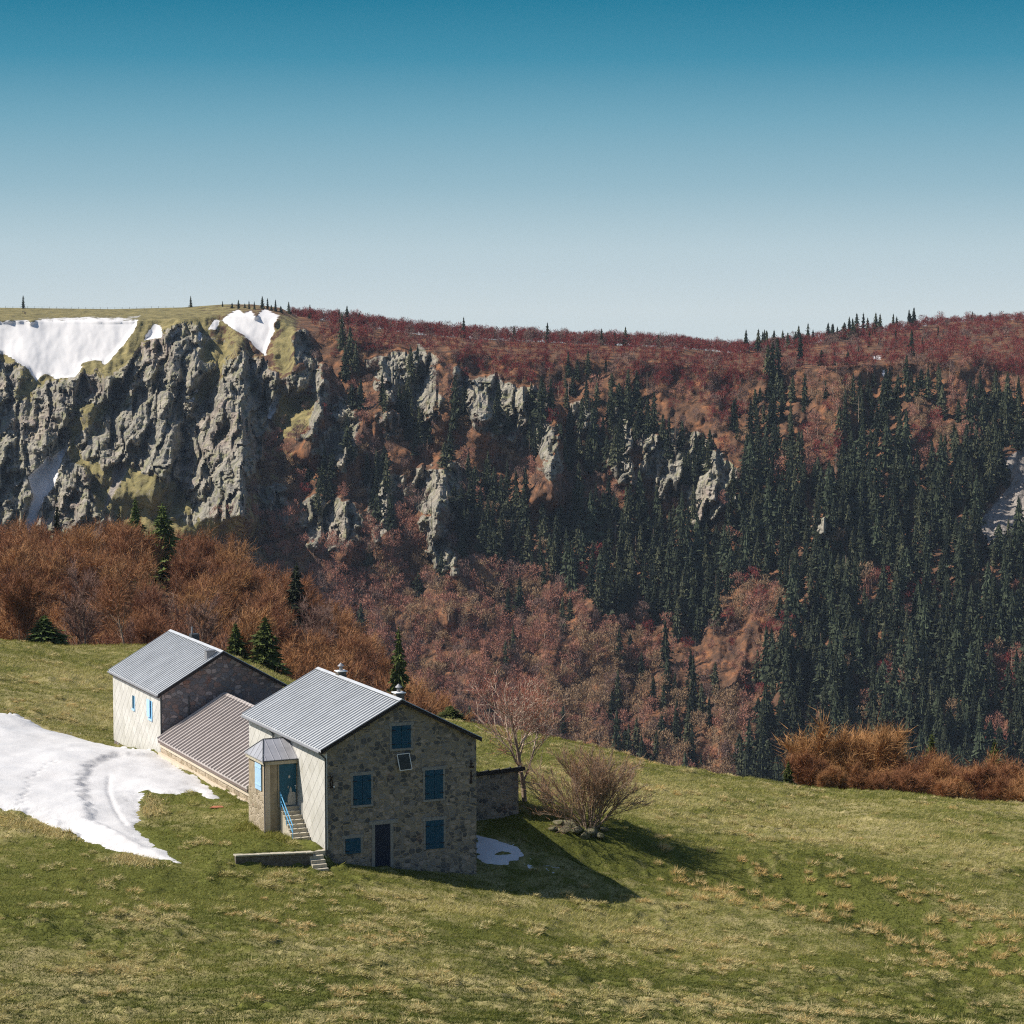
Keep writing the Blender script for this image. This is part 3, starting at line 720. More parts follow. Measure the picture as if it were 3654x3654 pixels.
pts.sort(key=lambda p: -p[1])
zz = G(np.array([p[0] for p in pts]), np.array([p[1] for p in pts]))
for k, ((X, Y), z) in enumerate(zip(pts, zz)):
    v = var[rnd.choice([0, 0, 1, 1, 2, 2, 3, 3, 4, 5])]; s = rnd.uniform(.82, 1.2) * (1.0 if Y > 290 else .88)
    place_tree('beech_tree', v[0], v[1], (X, Y, z), (s * rnd.uniform(.9, 1.15), s, s), rnd.uniform(0, 6.28),
               'bare orange brown beech in the dense wood behind the farmhouses', 'beech tree', 'bare beeches of the wood behind the farmhouses')
# brushwood under the wood
nbr = 12000
a = rng.uniform(-.228, -.012, nbr); Y = rng.uniform(247, 452, nbr); X = a * Y
kp = poly_sd(a * 1000, Y, [(p * 1000, q) for p, q in FOREST_EDGE]) > -3
X, Y = X[kp], Y[kp]; Z = G(X, Y)
P0 = np.stack([X, Y, Z], -1); D = unit(rng.normal(size=P0.shape) * .4 + np.array([0, 0, 1.]))
V, Fc = slivers(P0, D, rng.uniform(.5, 2.6, len(X)), np.full(len(X), .05), rng)
tag(link('brushwood', npmesh('brushwood', V, Fc, [M['bark']])), 'thin brown brushwood covering the floor of the wood', 'undergrowth', kind='stuff')

# conifers near
NEAR_CON = [conifer_np(300 + i, 10., 4.2, 34, 13, 10, .28, .03, .4, 1.1) for i in range(4)]
nc_mesh = [npmesh('crown', v, f_, [M['needle_near']]) for v, f_ in NEAR_CON]; nc_dark = [npmesh('crown', v, f_, [M['needle']]) for v, f_ in NEAR_CON]
nc_trunk = trunk_mesh(10, .17, M['bark'])
def near_conifer(u, vt, vb, w, Y, label, i=0, dark=False, drop=0.):
    x, z = ray(u, vb); X = x * Y; zt = ray(u, vt)[1] * Y; zg = float(G(X, Y)); H = zt - zg
    W = w / F * Y
    e = place_tree('spruce_tree', nc_trunk, (nc_dark if dark else nc_mesh)[i % 4], (X, Y, zg), (W / 4.2 * 1.15, W / 4.2 * 1.15, H / 10.), rnd.uniform(0, 6), label, 'spruce tree', 'spruces around the farm and its wood')
for a in [(484, 1778, 1925, 100, 432, 'dense dark green spruce on top of the wood, left of the tallest one', 0), (582, 1797, 2040, 135, 405, 'tallest dark green spruce rising from the top of the wood', 1),
          (160, 2195, 2330, 130, 247, 'bushy dark green spruce behind the left meadow crest', 2), (842, 2222, 2400, 95, 252, 'narrow green spruce just behind the far farmhouse ridge, left of a larger one', 3),
          (948, 2200, 2440, 130, 250, 'large sunlit green spruce behind the far farmhouse gable', 0), (1423, 2238, 2420, 100, 300, 'green conical spruce at the lower right edge of the wood above the near farmhouse roof', 1),
          (1058, 2010, 2200, 110, 385, 'dark flat-topped conifer on the right shoulder of the wood', 2, True), (205, 1800, 1950, 60, 446, 'slim dark spruce beside the snow gully at the top left of the wood', 3, True),
          (426, 1810, 1900, 50, 446, 'small dark spruce left of the dense spruce on top of the wood', 0, True), (1608, 2518, 2600, 90, 222, 'low bushy yellow green conifer behind the right slope of the near roof', 2),
          (3322, 2612, 2850, 95, 226, 'thin yellowish spruce standing in the russet bushes on the right', 1), (3545, 2640, 2880, 110, 224, 'yellowish spruce at the right end of the russet bushes', 3),
          (2812, 2715, 2800, 45, 206, 'very small bright green spruce left of the russet bushes', 0)]:
    near_conifer(*a)

# russet bushes behind the right crest
bv = [bare_tree_meshes(140 + i, 6., M['bark_mid'], M['twig_rust'], n_tw=15, tl=.85, tw=.035, levels=2, spread=.6, stems=4, kids=(8, 6, 4), tr=.09, minr=.018, side=3, up=.6, lean=.5) for i in range(3)]
lb = ['tall rounded russet beech at the left end of the bushes behind the meadow crest', 'russet bush', 'russet bush']
for k, (u, vt, Y) in enumerate([(3005, 2575, 218), (2890, 2690, 214), (3110, 2610, 222), (3200, 2740, 216), (3290, 2700, 214), (3380, 2720, 212), (3440, 2730, 216), (3500, 2730, 211), (3580, 2750, 212), (3640, 2760, 210), (2960, 2740, 209), (3080, 2730, 210), (3330, 2770, 208), (3700, 2760, 211), (3250, 2750, 208), (3160, 2750, 208), (3420, 2780, 209), (3540, 2780, 209), (3480, 2710, 219), (3600, 2730, 219)]):
    x, _ = ray(u, 2800); X = x * Y; zg = float(G(X, Y)); H = ray(u, vt)[1] * Y - zg; s = H / 6. * 1.05
    v = bv[k % 3]
    place_tree('beech_bush', v[0], v[1], (X, Y, zg), (s * (1.25 if H < 6 else 1.0), s * 1.1, s), rnd.uniform(0, 6),
               'tall rounded russet beech at the left end of the bushes behind the meadow crest' if k == 0 else 'low russet beech bush in the row behind the right meadow crest', 'beech bush', 'russet bushes behind the right meadow crest')
# scattered shrubs just behind crest right of roof
# ------------------------------------------------------------------ hero trees right of the house
def hero(u, v, Y, name, meshes, label, cat, sc_=1., rz=0.):
    p = gi(u, v, G) or (ray(u, v)[0] * Y, Y, 0)
    X, Yy, z = p
    e = empty(name, (X, Yy, z), rz); e.scale = (sc_,) * 3
    link('trunk', meshes[0], e); link('crown', meshes[1], e); tag(e, label, cat); return e
t1 = bare_tree_meshes(515, 9.8, M['bark_mid'], M['twig_tip'], n_tw=1.7, tl=.55, tw=.015, levels=3, spread=.85, stems=1, kids=(12, 7, 5, 3), tr=.19, minr=.013, pale=M['bark_pale'], up=.40, side=5, first=.2)
hero(1873, 2858, 165, 'birch_tree', t1, 'bare pale-barked tree with reddish twigs standing behind the flat roofed shed', 'tree')
t2 = bare_tree_meshes(522, 6.2, M['bark_mid'], M['twig_tan'], n_tw=.75, tl=.5, tw=.013, levels=3, spread=.42, stems=15, kids=(7, 5, 4, 3), tr=.07, minr=.011, up=.12, side=4, lean=1.1, first=.15)
hero(2100, 2955, 157, 'beech_bush', t2, 'wide multi-stemmed bare bush with reddish tips on the stony bank right of the shed', 'bush', 1.)
e = None

# ------------------------------------------------------------------ far forest
FB = [bare_np for bare_np in []]
def far_beech(seed, H=13., n=560):
    R = np.random.default_rng(seed)
    V0, Q0 = tubes([((0, 0, -1), (0, 0, H * .55), .22, .14)] + [((0, 0, H * (.25 + .35 * R.random())), (R.normal() * 2.2, R.normal() * 2.2, H * (.6 + .3 * R.random())), .12, .04) for _ in range(6)], 3)
    T0 = np.concatenate([Q0[:, [0, 1, 2]], Q0[:, [0, 2, 3]]])
    nc = 13; C = np.stack([R.normal(size=nc) * H * .15, R.normal(size=nc) * H * .15, H * (.22 + .58 * R.random(nc))], -1)
    ci = R.integers(0, nc, n); off = unit(R.normal(size=(n, 3))) * (R.random((n, 1)) ** .4) * H * np.array([.15, .15, .13])
    P0 = C[ci] + off; D = unit(off * .5 + np.array([0, 0, H * .12]) + R.normal(size=(n, 3)) * .8)
    V1, F1 = slivers(P0, D, R.uniform(.5, 1.5, n), R.uniform(.16, .36, n), R)
    V = np.concatenate([V0, V1]); Fc = np.concatenate([T0, F1 + len(V0)])
    return V, Fc, len(T0)
fbs = [far_beech(700 + i) for i in range(8)]
def far_con(seed, H=19., W=6.2): return conifer_np(seed, H, W, 16, 9, 3, .3, .0, .2, 1.7)
fcs = [far_con(800 + i, [16., 19., 22., 18., 20.5, 14.][i], 6.6 + .65 * i) for i in range(6)]
def zone(u, v, polys): 
    w = np.full(u.shape, -1e9)
    for p in polys: w = np.maximum(w, poly_sd(u, v, c1(p)))
    return w
Z_RED = [[(545, 585), (700, 595), (850, 630), (1100, 640), (1400, 650), (1550, 640), (1740, 600), (2400, 570), (2400, 740), (1932, 725), (1850, 700), (1640, 700), (1500, 705), (1420, 720), (1380, 830), (1340, 780), (1280, 740), (1200, 730), (1130, 710), (1060, 700), (1000, 730), (930, 725), (860, 700), (800, 660), (700, 680), (640, 650), (560, 625)]]
Z_LOW = [[(450, 960), (620, 990), (700, 985), (760, 940), (800, 1050), (860, 1080), (960, 1085), (1100, 1145), (1180, 1175), (1260, 1250), (1400, 1330), (1500, 1400), (1500, 1560), (600, 1560), (400, 1100)], [(690, 930), (790, 920), (860, 1060), (800, 1110), (690, 1090)], [(380, 920), (560, 900), (600, 1100), (420, 1100)]]
Z_MID = [[(860, 790), (900, 780), (1000, 840), (1030, 900), (1000, 1000), (920, 1000), (870, 900)], [(610, 700), (700, 680), (860, 760), (850, 830), (800, 900), (700, 980), (630, 960)], [(500, 800), (560, 800), (600, 900), (500, 960), (460, 900)], [(1100, 830), (1160, 870), (1150, 930), (1090, 900)]]
PATCHES = [(1540, 850, 38), (1750, 830, 48), (1420, 1180, 62), (1350, 970, 26), (1640, 1120, 22), (1715, 1150, 18), (1900, 1280, 34), (1640, 1350, 26), (1250, 1230, 40), (1215, 1290, 30), (1580, 780, 26), (1470, 905, 20), (1300, 1330, 50), (1810, 760, 26), (1890, 1400, 24), (1680, 1290, 18)]
Z_CON = [[(1380, 765), (1480, 735), (1560, 740), (1700, 715), (1800, 735), (2400, 800), (2400, 1560), (1380, 1560), (1420, 1420), (1460, 1330), (1450, 1200), (1250, 1180), (1180, 1170), (1100, 1125), (1000, 1085), (960, 1070), (975, 980), (1060, 960), (1100, 900), (1170, 960), (1300, 1000), (1385, 950), (1390, 850)],
         [(1050, 690), (1150, 690), (1160, 780), (1150, 900), (1060, 900), (1050, 780)]]
CLUMPS = [(675, 765, 8, 2), (790, 815, 14, 6), (610, 910, 16, 6), (655, 855, 6, 2), (580, 880, 10, 3), (840, 865, 10, 3), (890, 950, 24, 9), (955, 940, 22, 8), (720, 890, 14, 3), (775, 690, 12, 4), (870, 780, 12, 3), (610, 960, 8, 2), (1000, 800, 24, 4), (1215, 800, 20, 6), (1270, 840, 12, 4),
          (1300, 900, 14, 4), (660, 670, 14, 3), (860, 1010, 16, 4), (930, 1020, 20, 7), (740, 1000, 8, 1), (700, 950, 8, 1), (1190, 760, 14, 4), (1460, 720, 20, 5), (1330, 860, 9, 3), (1170, 840, 10, 4), (720, 745, 10, 2), (760, 760, 10, 2), (1030, 760, 12, 4), (940, 790, 10, 2)]
conp = []; beep = []
N_ = 26000
U = rng.uniform(-300, 3950, N_); V = rng.uniform(1100, 2980, N_)
zc = zone(U, V, Z_CON) + fbm(U / 160, V / 130, 7, 4) * (20 + 75 * sm((V - rim(U) - 250) / 300)); zr = zone(U, V, Z_RED); zl = zone(U, V, Z_LOW); zm = zone(U, V, Z_MID)
pt = np.full(N_, -1e9)
for a, b, r in PATCHES: pt = np.maximum(pt, r * 1.89 - np.hypot(U - a * 1.891, (V - b * 1.891) * .8))
pt = pt + fbm(U / 60, V / 60, 77, 2) * 35
X_, Y_, Zf, RKf, SDf = far_at(U, V)
gapn = fbm(U / 75, V / 95, 88, 3)
SCd = np.full(N_, -1e9)
for p_ in SCREE: SCd = np.maximum(SCd, poly_sd(U, V, p_))
class Hash:
    def __init__(s): s.d = {}
    def ok(s, x, y, r):
        c = 60.; i, j = int(x // c), int(y // c)
        for a in (-1, 0, 1):
            for b in (-1, 0, 1):
                for p, q, w in s.d.get((i + a, j + b), ()):
                    if ((p - x)) ** 2 + ((q - y) * 1.3) ** 2 < ((r + w) / 2) ** 2: return False
        s.d.setdefault((i, j), []).append((x, y, r)); return True
hs = Hash()
for a, b, r, n in CLUMPS:
    for _ in range(n * 2 + 2):
        u_ = (a + rnd.gauss(0, r * .7)) * 1.891; v_ = (b + rnd.gauss(0, r) + 14) * 1.891
        if hs.ok(u_, v_, 27): conp.append((u_, v_, rnd.uniform(.75, 1.15)))
for k in range(N_):
    u_, v_ = U[k], V[k]
    if v_ < rim(u_) + 3 or SDf[k] > -12: continue
    if SCd[k] > -8: continue
    if RKf[k] > .55 and u_ < 2750 and rnd.random() < .72: continue
    if zc[k] > 0 and pt[k] < 0 and not (gapn[k] > .62 and rnd.random() < .8):
        if hs.ok(u_, v_, 36 if rnd.random() < .8 else 30): conp.append((u_, v_, rnd.uniform(.7, 1.35) * np.interp(v_ - rim(u_), [100, 420], [.5, 1])))
    elif (pt[k] > 0 or gapn[k] > .62) and zc[k] > -5:
        if hs.ok(u_, v_, 34): beep.append((u_, v_, rnd.uniform(.75, 1.1), rnd.choice([1, 1, 2, 0])))
    elif zr[k] > 0 and zc[k] < 0:
        up_ = v_ - rim(u_); far = np.interp(u_, [2500, 3300], [1., .62])
        if hs.ok(u_, v_, 19 * far + (3 if up_ > 110 else 0)): beep.append((u_, v_, rnd.uniform(.62, .9), rnd.choice([0, 0, 0, 0, 0, 3])))
    elif zl[k] > 0:
        t = rnd.random()
        if t < np.interp(u_, [1250, 1900, 2300], [.03, .09, .3]) and u_ > 1250:
            if hs.ok(u_, v_, 40): conp.append((u_, v_, rnd.uniform(.75, 1.15)))
        elif RKf[k] < .4 and hs.ok(u_, v_, 33 if u_ > 1100 else 52):
            o_ = 2 if v_ > 2350 + rnd.uniform(-120, 120) and u_ > 1900 else 1
            beep.append((u_, v_, rnd.uniform(.7, 1.15), rnd.choice([o_, o_, 1, 3, 2])))
    elif zm[k] > 0 and RKf[k] < .55:
        if hs.ok(u_, v_, 46): beep.append((u_, v_, rnd.uniform(.55, .95), rnd.choice([3, 3, 1, 2])))
    elif RKf[k] < .5 and u_ > 1050 and rnd.random() < .5:
        if hs.ok(u_, v_, 44): beep.append((u_, v_, rnd.uniform(.5, .85), rnd.choice([3, 1, 0])))
SKY = [(44, 577, .42), (360, 577, .42), (875, 618, .62), (970, 628, .55), (1033, 632, .6), (1180, 634, .7), (1135, 634, .5), (1243, 632, .55), (1160, 650, .5), (585, 592, .5), (678, 605, .65), (640, 605, .5), (655, 606, .6), (520, 588, .42), (505, 584, .35), (470, 583, .3), (450, 583, .35), (480, 584, .3), (438, 582, .3), (495, 583, .42), (512, 586, .3), (530, 590, .35), (462, 581, .25), (545, 592, .4), (420, 579, .2),
       (1770, 640, .6), (1835, 606, .4), (1868, 600, .4), (1690, 655, .6), (1720, 672, .9), (1745, 640, .45), (1805, 628, .3), (1660, 652, .4), (1640, 655, .5), (1708, 650, .4), (1575, 690, .5), (1600, 688, .6), (1550, 690, .7), (1510, 690, .9), (1620, 682, .5), (1780, 640, .4), (1740, 668, .5), (1850, 690, .4)]
for a, b, s in SKY: conp.append((a * 1.891, max(b * 1.891, rim(a * 1.891) + 2), s))
for k in range(44):
    a = 1400 + 330 * rnd.random() ** 1.2; b = rim(a * 1.891) / 1.891 + rnd.uniform(0, 5); conp.append((a * 1.891, b * 1.891, rnd.uniform(.55, .85)))

def far_p(u, v): x, y, z, _, _ = far_at(np.array([float(u)]), np.array([float(v)])); return Vector((x[0], y[0], z[0]))
def proto_pos(lst):
    A = np.array([(p[0], p[1]) for p in lst]); x, y, z, _, _ = far_at(A[:, 0], A[:, 1]); return x, y, z
# --- conifers: the 290 that show largest as things, the rest one mass
cx, cy, cz = proto_pos(conp)
order = sorted(range(len(conp)), key=lambda i: -conp[i][2] * (1 if -50 < conp[i][0] < 3700 else 0) * 1400 / cy[i])
fc_mesh = [npmesh('far_spruce', v, f_, [M['needle']]) for v, f_ in fcs]
def merged(name, items, protos, mats, midx_of):
    Vs = []; Fs = []; Ms = []; b = 0
    for (x, y, z, s, rz, k, mi) in items:
        v, f_, nt = protos[k]; c, d = math.cos(rz), math.sin(rz)
        w = np.empty_like(v); w[:, 0] = (v[:, 0] * c - v[:, 1] * d) * s + x; w[:, 1] = (v[:, 0] * d + v[:, 1] * c) * s + y; w[:, 2] = v[:, 2] * s + z
        Vs.append(w); Fs.append(f_ + b); b += len(v); q = np.full(len(f_), mi); q[:nt] = 0 if nt else mi; Ms.append(q)
    return npmesh(name, np.concatenate(Vs), np.concatenate(Fs), mats, np.concatenate(Ms))
MAIN_C = 284
for i in order[:MAIN_C]:
    wk = 2.0 if conp[i][0] < 1050 and conp[i][1] < 1130 else 1.0
    o = link('far_spruce', fc_mesh[rnd.randrange(6)], None, (cx[i], cy[i], cz[i] - .6)); s = conp[i][2]; o.scale = (s * wk, s * wk, s * rnd.uniform(.92, 1.12)); o.rotation_euler[2] = rnd.uniform(0, 6.28)
    sky = conp[i][1] < rim(conp[i][0]) + 30
    tag(o, 'small dark spruce standing along the skyline above the red beech wood' if sky else 'tall dark spruce among the packed conifers on the mountainside across the valley', 'spruce tree', 'spruces on the skyline' if sky else 'tall spruces of the far mountainside')
M['needle_pale'] = twig('grey_green_needles', (.10, .108, .06), .3); M['needle_deep'] = twig('deep_green_needles', (.032, .042, .026), .3)
items = [(cx[i], cy[i], cz[i] - .6, conp[i][2], rnd.uniform(0, 6.28), rnd.randrange(6), rnd.choice([0, 0, 1, 2])) for i in order[MAIN_C:]]
me = merged('conifer_forest', items, [(v, f_, 0) for v, f_ in fcs], [M['needle'], M['needle_pale'], M['needle_deep']], None)
tag(link('conifer_forest', me), 'dark spruce forest covering the right side of the far mountainside', 'forest', kind='stuff')
bx_, by_, bz_ = proto_pos(beep)
TM = [M['bark_mid'], M['twig_red'], M['twig_pink'], M['twig_brown'], M['twig_purple']]
extra = []
for k in range(900):
    u_ = rnd.uniform(1040, 3950); i_ = int((u_ - uu[0]) / 5); b = rnd.uniform(3, 95)
    extra.append((PX[0][i_] * (1 + b / YD[0][i_]), YD[0][i_] + b, PZ[0][i_] - b * .034 - .4, rnd.uniform(.62, .88) * np.interp(u_, [1040, 1200, 2500, 3300], [.55, 1, 1, .62]), rnd.uniform(0, 6.28), rnd.randrange(8), 1 + rnd.choice([0, 0, 0, 3])))
def snag(seed):
    R = np.random.default_rng(seed); sg = [((0, 0, -1), (R.normal() * .3, 0, 13.), .26, .06)] + [((0, 0, z), (R.normal() * 1.3, R.normal() * 1.3, z + .2), .07, .02) for z in R.uniform(5, 12, 9)]
    v, q = tubes(sg, 3); return v, np.concatenate([q[:, [0, 1, 2]], q[:, [0, 2, 3]]]), 10 ** 6
fbs += [snag(1), snag(2)]
for k in range(70):
    u_, v_ = rnd.uniform(1500, 3650), rnd.uniform(1350, 2500); p_ = far_p(u_, v_); extra.append((p_.x, p_.y, p_.z, rnd.uniform(.7, 1.25), rnd.uniform(0, 6.28), rnd.choice([8, 9]), 0))
items = extra + [(bx_[i], by_[i], bz_[i] - .4, beep[i][2], rnd.uniform(0, 6.28), rnd.randrange(8), 1 + beep[i][3]) for i in range(len(beep))]
me = merged('beech_forest', items, fbs, TM, None)
tag(link('beech_forest', me), 'bare reddish brown beech forest along the rim and lower slopes of the far mountainside', 'forest', kind='stuff')
print('far conifers', len(conp), 'far beeches', len(beep), 'near beeches', len(pts))

# fence on the left skyline and hikers
fe = None
def far_p(u, v): x, y, z, _, _ = far_at(np.array([float(u)]), np.array([float(v)])); return Vector((x[0], y[0], z[0]))
fps = [far_p(u, rim(u) + 1) for u in range(20, 620, 26)]
fe = empty('pasture_fence', fps[0]); tag(fe, 'thin post and wire fence along the grassy skyline at upper left', 'fence')
pb = MB(); pb.tube((0, 0, -.4), (0, 0, 1.35), .11, .09, 6); p0 = pb.build('post', M['post'], fe)
for q in fps[1:]:
    c = p0.copy(); col.objects.link(c); c.parent = fe; c.location = q - fps[0]
wb = MB()
for a, b in zip(fps[:-1], fps[1:]):
    for h in (.6, 1.15): wb.tube(tuple(a - fps[0] + Vector((0, 0, h))), tuple(b - fps[0] + Vector((0, 0, h))), .015, n=3, caps=False)
wb.build('wire', M['iron'], fe)
def person(name, loc, label, H=1.72, step=.2):
    vs = [(0, 0, .95), (0, 0, 1.2), (0, 0, 1.42), (0, 0, 1.52), (0, 0, 1.66), (-.1, step * .4, .5), (-.1, step, .06), (-.1, step - .12, .03), (.1, -step * .2, .5), (.1, -step, .06), (.1, -step - .12, .03), (-.2, 0, 1.38), (-.26, .06, 1.1), (-.24, -.08, .86), (.2, 0, 1.38), (.26, -.06, 1.1), (.24, -.14, .86)]
    ed = [(0, 1), (1, 2), (2, 3), (3, 4), (0, 5), (5, 6), (6, 7), (0, 8), (8, 9), (9, 10), (2, 11), (11, 12), (12, 13), (2, 14), (14, 15), (15, 16)]
    me = bpy.data.meshes.new(name); me.from_pydata(vs, ed, []); o = link(name, me, None, loc)
    md = o.modifiers.new('skin', 'SKIN'); rad = [.15, .15, .16, .06, .11, .09, .06, .05, .09, .06, .05, .07, .055, .045, .07, .055, .045]
    for i, r in enumerate(rad): me.skin_vertices[0].data[i].radius = (r, r)
    me.skin_vertices[0].data[0].use_root = True
    s = o.modifiers.new('sub', 'SUBSURF'); s.levels = s.render_levels = 1
    me.materials.append(M['cloth']); tag(o, label, 'person'); return o
for k, (u, v, l) in enumerate([(82, 1119, 'leftmost of three tiny walkers in dark clothes on the grassy plateau'), (88, 1121, 'middle one of three tiny walkers in dark clothes on the grassy plateau'), (92, 1123, 'rightmost of three tiny walkers in dark clothes on the grassy plateau')]):
    person('person', far_p(u, v), l)

# ------------------------------------------------------------------ houses
def ribs(mb, e0, e1, top0, top1, n, w, h):
    """standing seams from the eave line e0-e1 up to the ridge line top0-top1"""
    e0, e1, t0, t1 = map(Vector, (e0, e1, top0, top1))
    nrm = (e1 - e0).cross(t0 - e0).normalized()
    if nrm.z < 0: nrm = -nrm
    al = (e1 - e0).normalized() * w / 2
    for i in range(n + 1):
        k = i / n; a = e0.lerp(e1, k); b = t0.lerp(t1, k)
        mb.hexa([tuple(q) for q in (a - al, a + al, b + al, b - al, a - al * .6 + nrm * h, a + al * .6 + nrm * h, b + al * .6 + nrm * h, b - al * .6 + nrm * h)])

def gable_roof(root, org, r0, r1, s0, s1, ze, rise, mat, nrib, over_l=.3, rib=(.05, .07), thick=.12, names=('roof',)):
    rm = (r0 + r1) / 2; mb = MB(org); zr = ze + rise; t = thick
    for ra, rb_, za, zb in ((r0, rm, ze, zr), (rm, r1, zr, ze)):
        mb.hexa([(ra, s0, za - t), (rb_, s0, zb - t), (rb_, s1, zb - t), (ra, s1, za - t), (ra, s0, za), (rb_, s0, zb), (rb_, s1, zb), (ra, s1, za)])
    ribs(mb, (r0, s0 + .02, ze), (r0, s1 - .02, ze), (rm - .02, s0 + .02, zr), (rm - .02, s1 - .02, zr), nrib, *rib)
    ribs(mb, (r1, s0 + .02, ze), (r1, s1 - .02, ze), (rm + .02, s0 + .02, zr), (rm + .02, s1 - .02, zr), nrib, *rib)
    roof = mb.build('roof', mat, root)
    rc = MB(org); h = .10
    rc.prism([(rm - .2, s0 - .01, zr + h - .2 * rise / (rm - r0)), (rm, s0 - .01, zr + h), (rm + .2, s0 - .01, zr + h - .2 * rise / (rm - r0)), (rm, s0 - .01, zr + h - .05)], (0, s1 - s0 + .02, 0))
    rc.build('ridge_cap', mat, roof)
    return roof
def verge(root, org, r0, r1, s, ze, rise, d=.2, w=.05):
    rm = (r0 + r1) / 2; mb = MB(org)
    for ra, rb_, za, zb in ((r0, rm, ze, ze + rise), (rm, r1, ze + rise, ze)):
        mb.hexa([(ra, s - w, za - d), (rb_, s - w, zb - d), (rb_, s, zb - d), (ra, s, za - d), (ra, s - w, za + .035), (rb_, s - w, zb + .035), (rb_, s, zb + .035), (ra, s, za + .035)])
    return mb.build('verge_board', M['dark_trim'], root)
def gable_wall(root, org, r0, r1, s0, s1, zb, ztop, zridge, mat):
    mb = MB(org); rm = (r0 + r1) / 2
    mb.prism([(r0, s0, zb), (r1, s0, zb), (r1, s0, ztop), (rm, s0, zridge), (r0, s0, ztop)], (0, s1 - s0, 0))
    return mb.build('wall', mat, root)

def window(root, org, r0, r1, z0, z1, s, mat, double=True, frame=True, sill=True):
    """closed shutters on the gable at s, stone surround"""
    w = MB(org); j = .14
    w.box(r0 - j, r0, s - .025, s + .05, z0 - .02, z1 + .0); w.box(r1, r1 + j, s - .025, s + .05, z0 - .02, z1)
    w.box(r0 - j - .08, r1 + j + .08, s - .035, s + .05, z1, z1 + .2)
    if sill: w.box(r0 - j, r1 + j, s - .06, s + .05, z0 - .16, z0 - .02)
    fr = w.build('window', M['surround'], root, .01)
    m_ = (r0 + r1) / 2
    for a, b in (((r0, m_ - .008), (m_ + .008, r1)) if double else ((r0, r1),)):
        sb = MB(org)
        n = max(3, int(round((b - a) / .13)))
        for i in range(n):
            sb.box(a + (b - a) * i / n + .004, a + (b - a) * (i + 1) / n - .004, s - .055, s - .015, z0, z1)
        for zz_ in (z0 + .2 * (z1 - z0), z0 + .82 * (z1 - z0)):
            sb.box(a + .01, b - .01, s - .075, s - .05, zz_ - .04, zz_ + .04)
        sh = sb.build('shutter', mat, fr)
    hg = MB(org)
    for zz_ in (z0 + .2 * (z1 - z0), z0 + .82 * (z1 - z0)):
        hg.box(r0 - .05, r0 + .22, s - .088, s - .078, zz_ - .018, zz_ + .018)
        if double: hg.box(r1 - .22, r1 + .05, s - .088, s - .078, zz_ - .018, zz_ + .018)
    hg.build('hinge', M['iron'], fr)
    return fr

def cowl(root, org, r, s, z, rad=.11, base=True, name='chimney'):
    mb = MB(org)
    if base: mb.box(r - .27, r + .27, s - .27, s + .27, z - .75, z + .08); 
    ch = mb.build('chimney', M['concrete_dark'], root) if base else None
    if base:
        sl = MB(org); sl.box(r - .33, r + .33, s - .33, s + .33, z + .08, z + .13); sl.build('cap_slab', M['white'], ch)
    c = MB(org); c.tube((r, s, z - (.7 if not base else -.13)), (r, s, z + .36), rad, n=12)
    c.tube((r, s, z + .42), (r, s, z + .62), rad * 2.1, .02, 14)
    for k in range(4):
        c.tube((r + rad * .8 * math.cos(k * PI / 2), s + rad * .8 * math.sin(k * PI / 2), z + .34), (r + rad * .8 * math.cos(k * PI / 2), s + rad * .8 * math.sin(k * PI / 2), z + .45), .015, n=4)
    return c.build('flue_cowl', M['zinc'], ch or root)

# ---- near farmhouse
R0, R1, S0, S1 = 48.77, 58.25, 133.15, 147.1
org = (R0, S0, -32.0)
H1 = house('farmhouse', *org)
tag(H1, 'near two storey stone farmhouse with light grey metal roof, blue shutters and entrance porch', 'farmhouse')
EZ, RISE = -25.30, 2.61
slope = RISE / 5.08
gable_wall(H1, org, R0, R1, S0, S1, -37, EZ + .3 * slope - .16, EZ + RISE - .14, M['stone'])
roof = gable_roof(H1, org, 48.33, 58.49, 132.9, 147.25, EZ, RISE, M['roof'], 34)
verge(H1, org, 48.33, 58.49, 132.9, EZ, RISE)
# stone quoins / plinth parts: cladding on the left wall
cl = MB(org)
prof = [(133.2, -31.17), (135.9, -31.2), (137.55, -29.98), (138.06, -29.5), (147.12, -30.6), (147.12, -25.42), (133.2, -25.42)]
cl.prism([(R0 - .055, s, z) for s, z in prof], (.05, 0, 0))
cl.build('cladding', M['clad'], H1)
pl = MB(org); pl.prism([(R0 - .035, s, z) for s, z in [(133.16, -34), (133.16, -31.2), (135.9, -31.23), (137.5, -30.1), (138.05, -30.1), (138.05, -34)]], (.033, 0, 0)); pl.build('plinth_render', M['parge'], H1)
ct = MB(org); ct.box(R0 - .075, R0 + .03, S0 - .03, S0 + .06, -31.17, -25.45); ct.build('corner_trim', M['white'], H1)
ev = MB(org); ev.box(48.36, R0 - .06, 132.95, 147.2, -25.50, -25.36); ev.box(48.34, 48.42, 132.95, 147.2, -25.55, -25.43); ev.build('eave_board', M['eave'], H1)
gt = MB(org); gt.tube((48.27, 132.95, -25.42), (48.27, 147.2, -25.42), .075, n=8); gt.build('gutter', M['zinc'], H1)
dp = MB(org); dp.tube((48.3, 133.02, -25.45), (R0 - .1, 133.05, -25.8), .05); dp.tube((R0 - .1, 133.05, -25.8), (R0 - .1, 133.05, -31.5), .05); dp.build('downpipe', M['zinc_dark'], H1)
dp = MB(org); dp.tube((48.3, 142.3, -25.45), (48.62, 142.2, -25.75), .05); dp.tube((48.62, 142.2, -25.75), (48.62, 142.2, -27.2), .05); dp.build('downpipe', M['zinc_dark'], H1)
window(H1, org, 52.85, 54.03, -25.54, -24.22, S0, M['blue'])
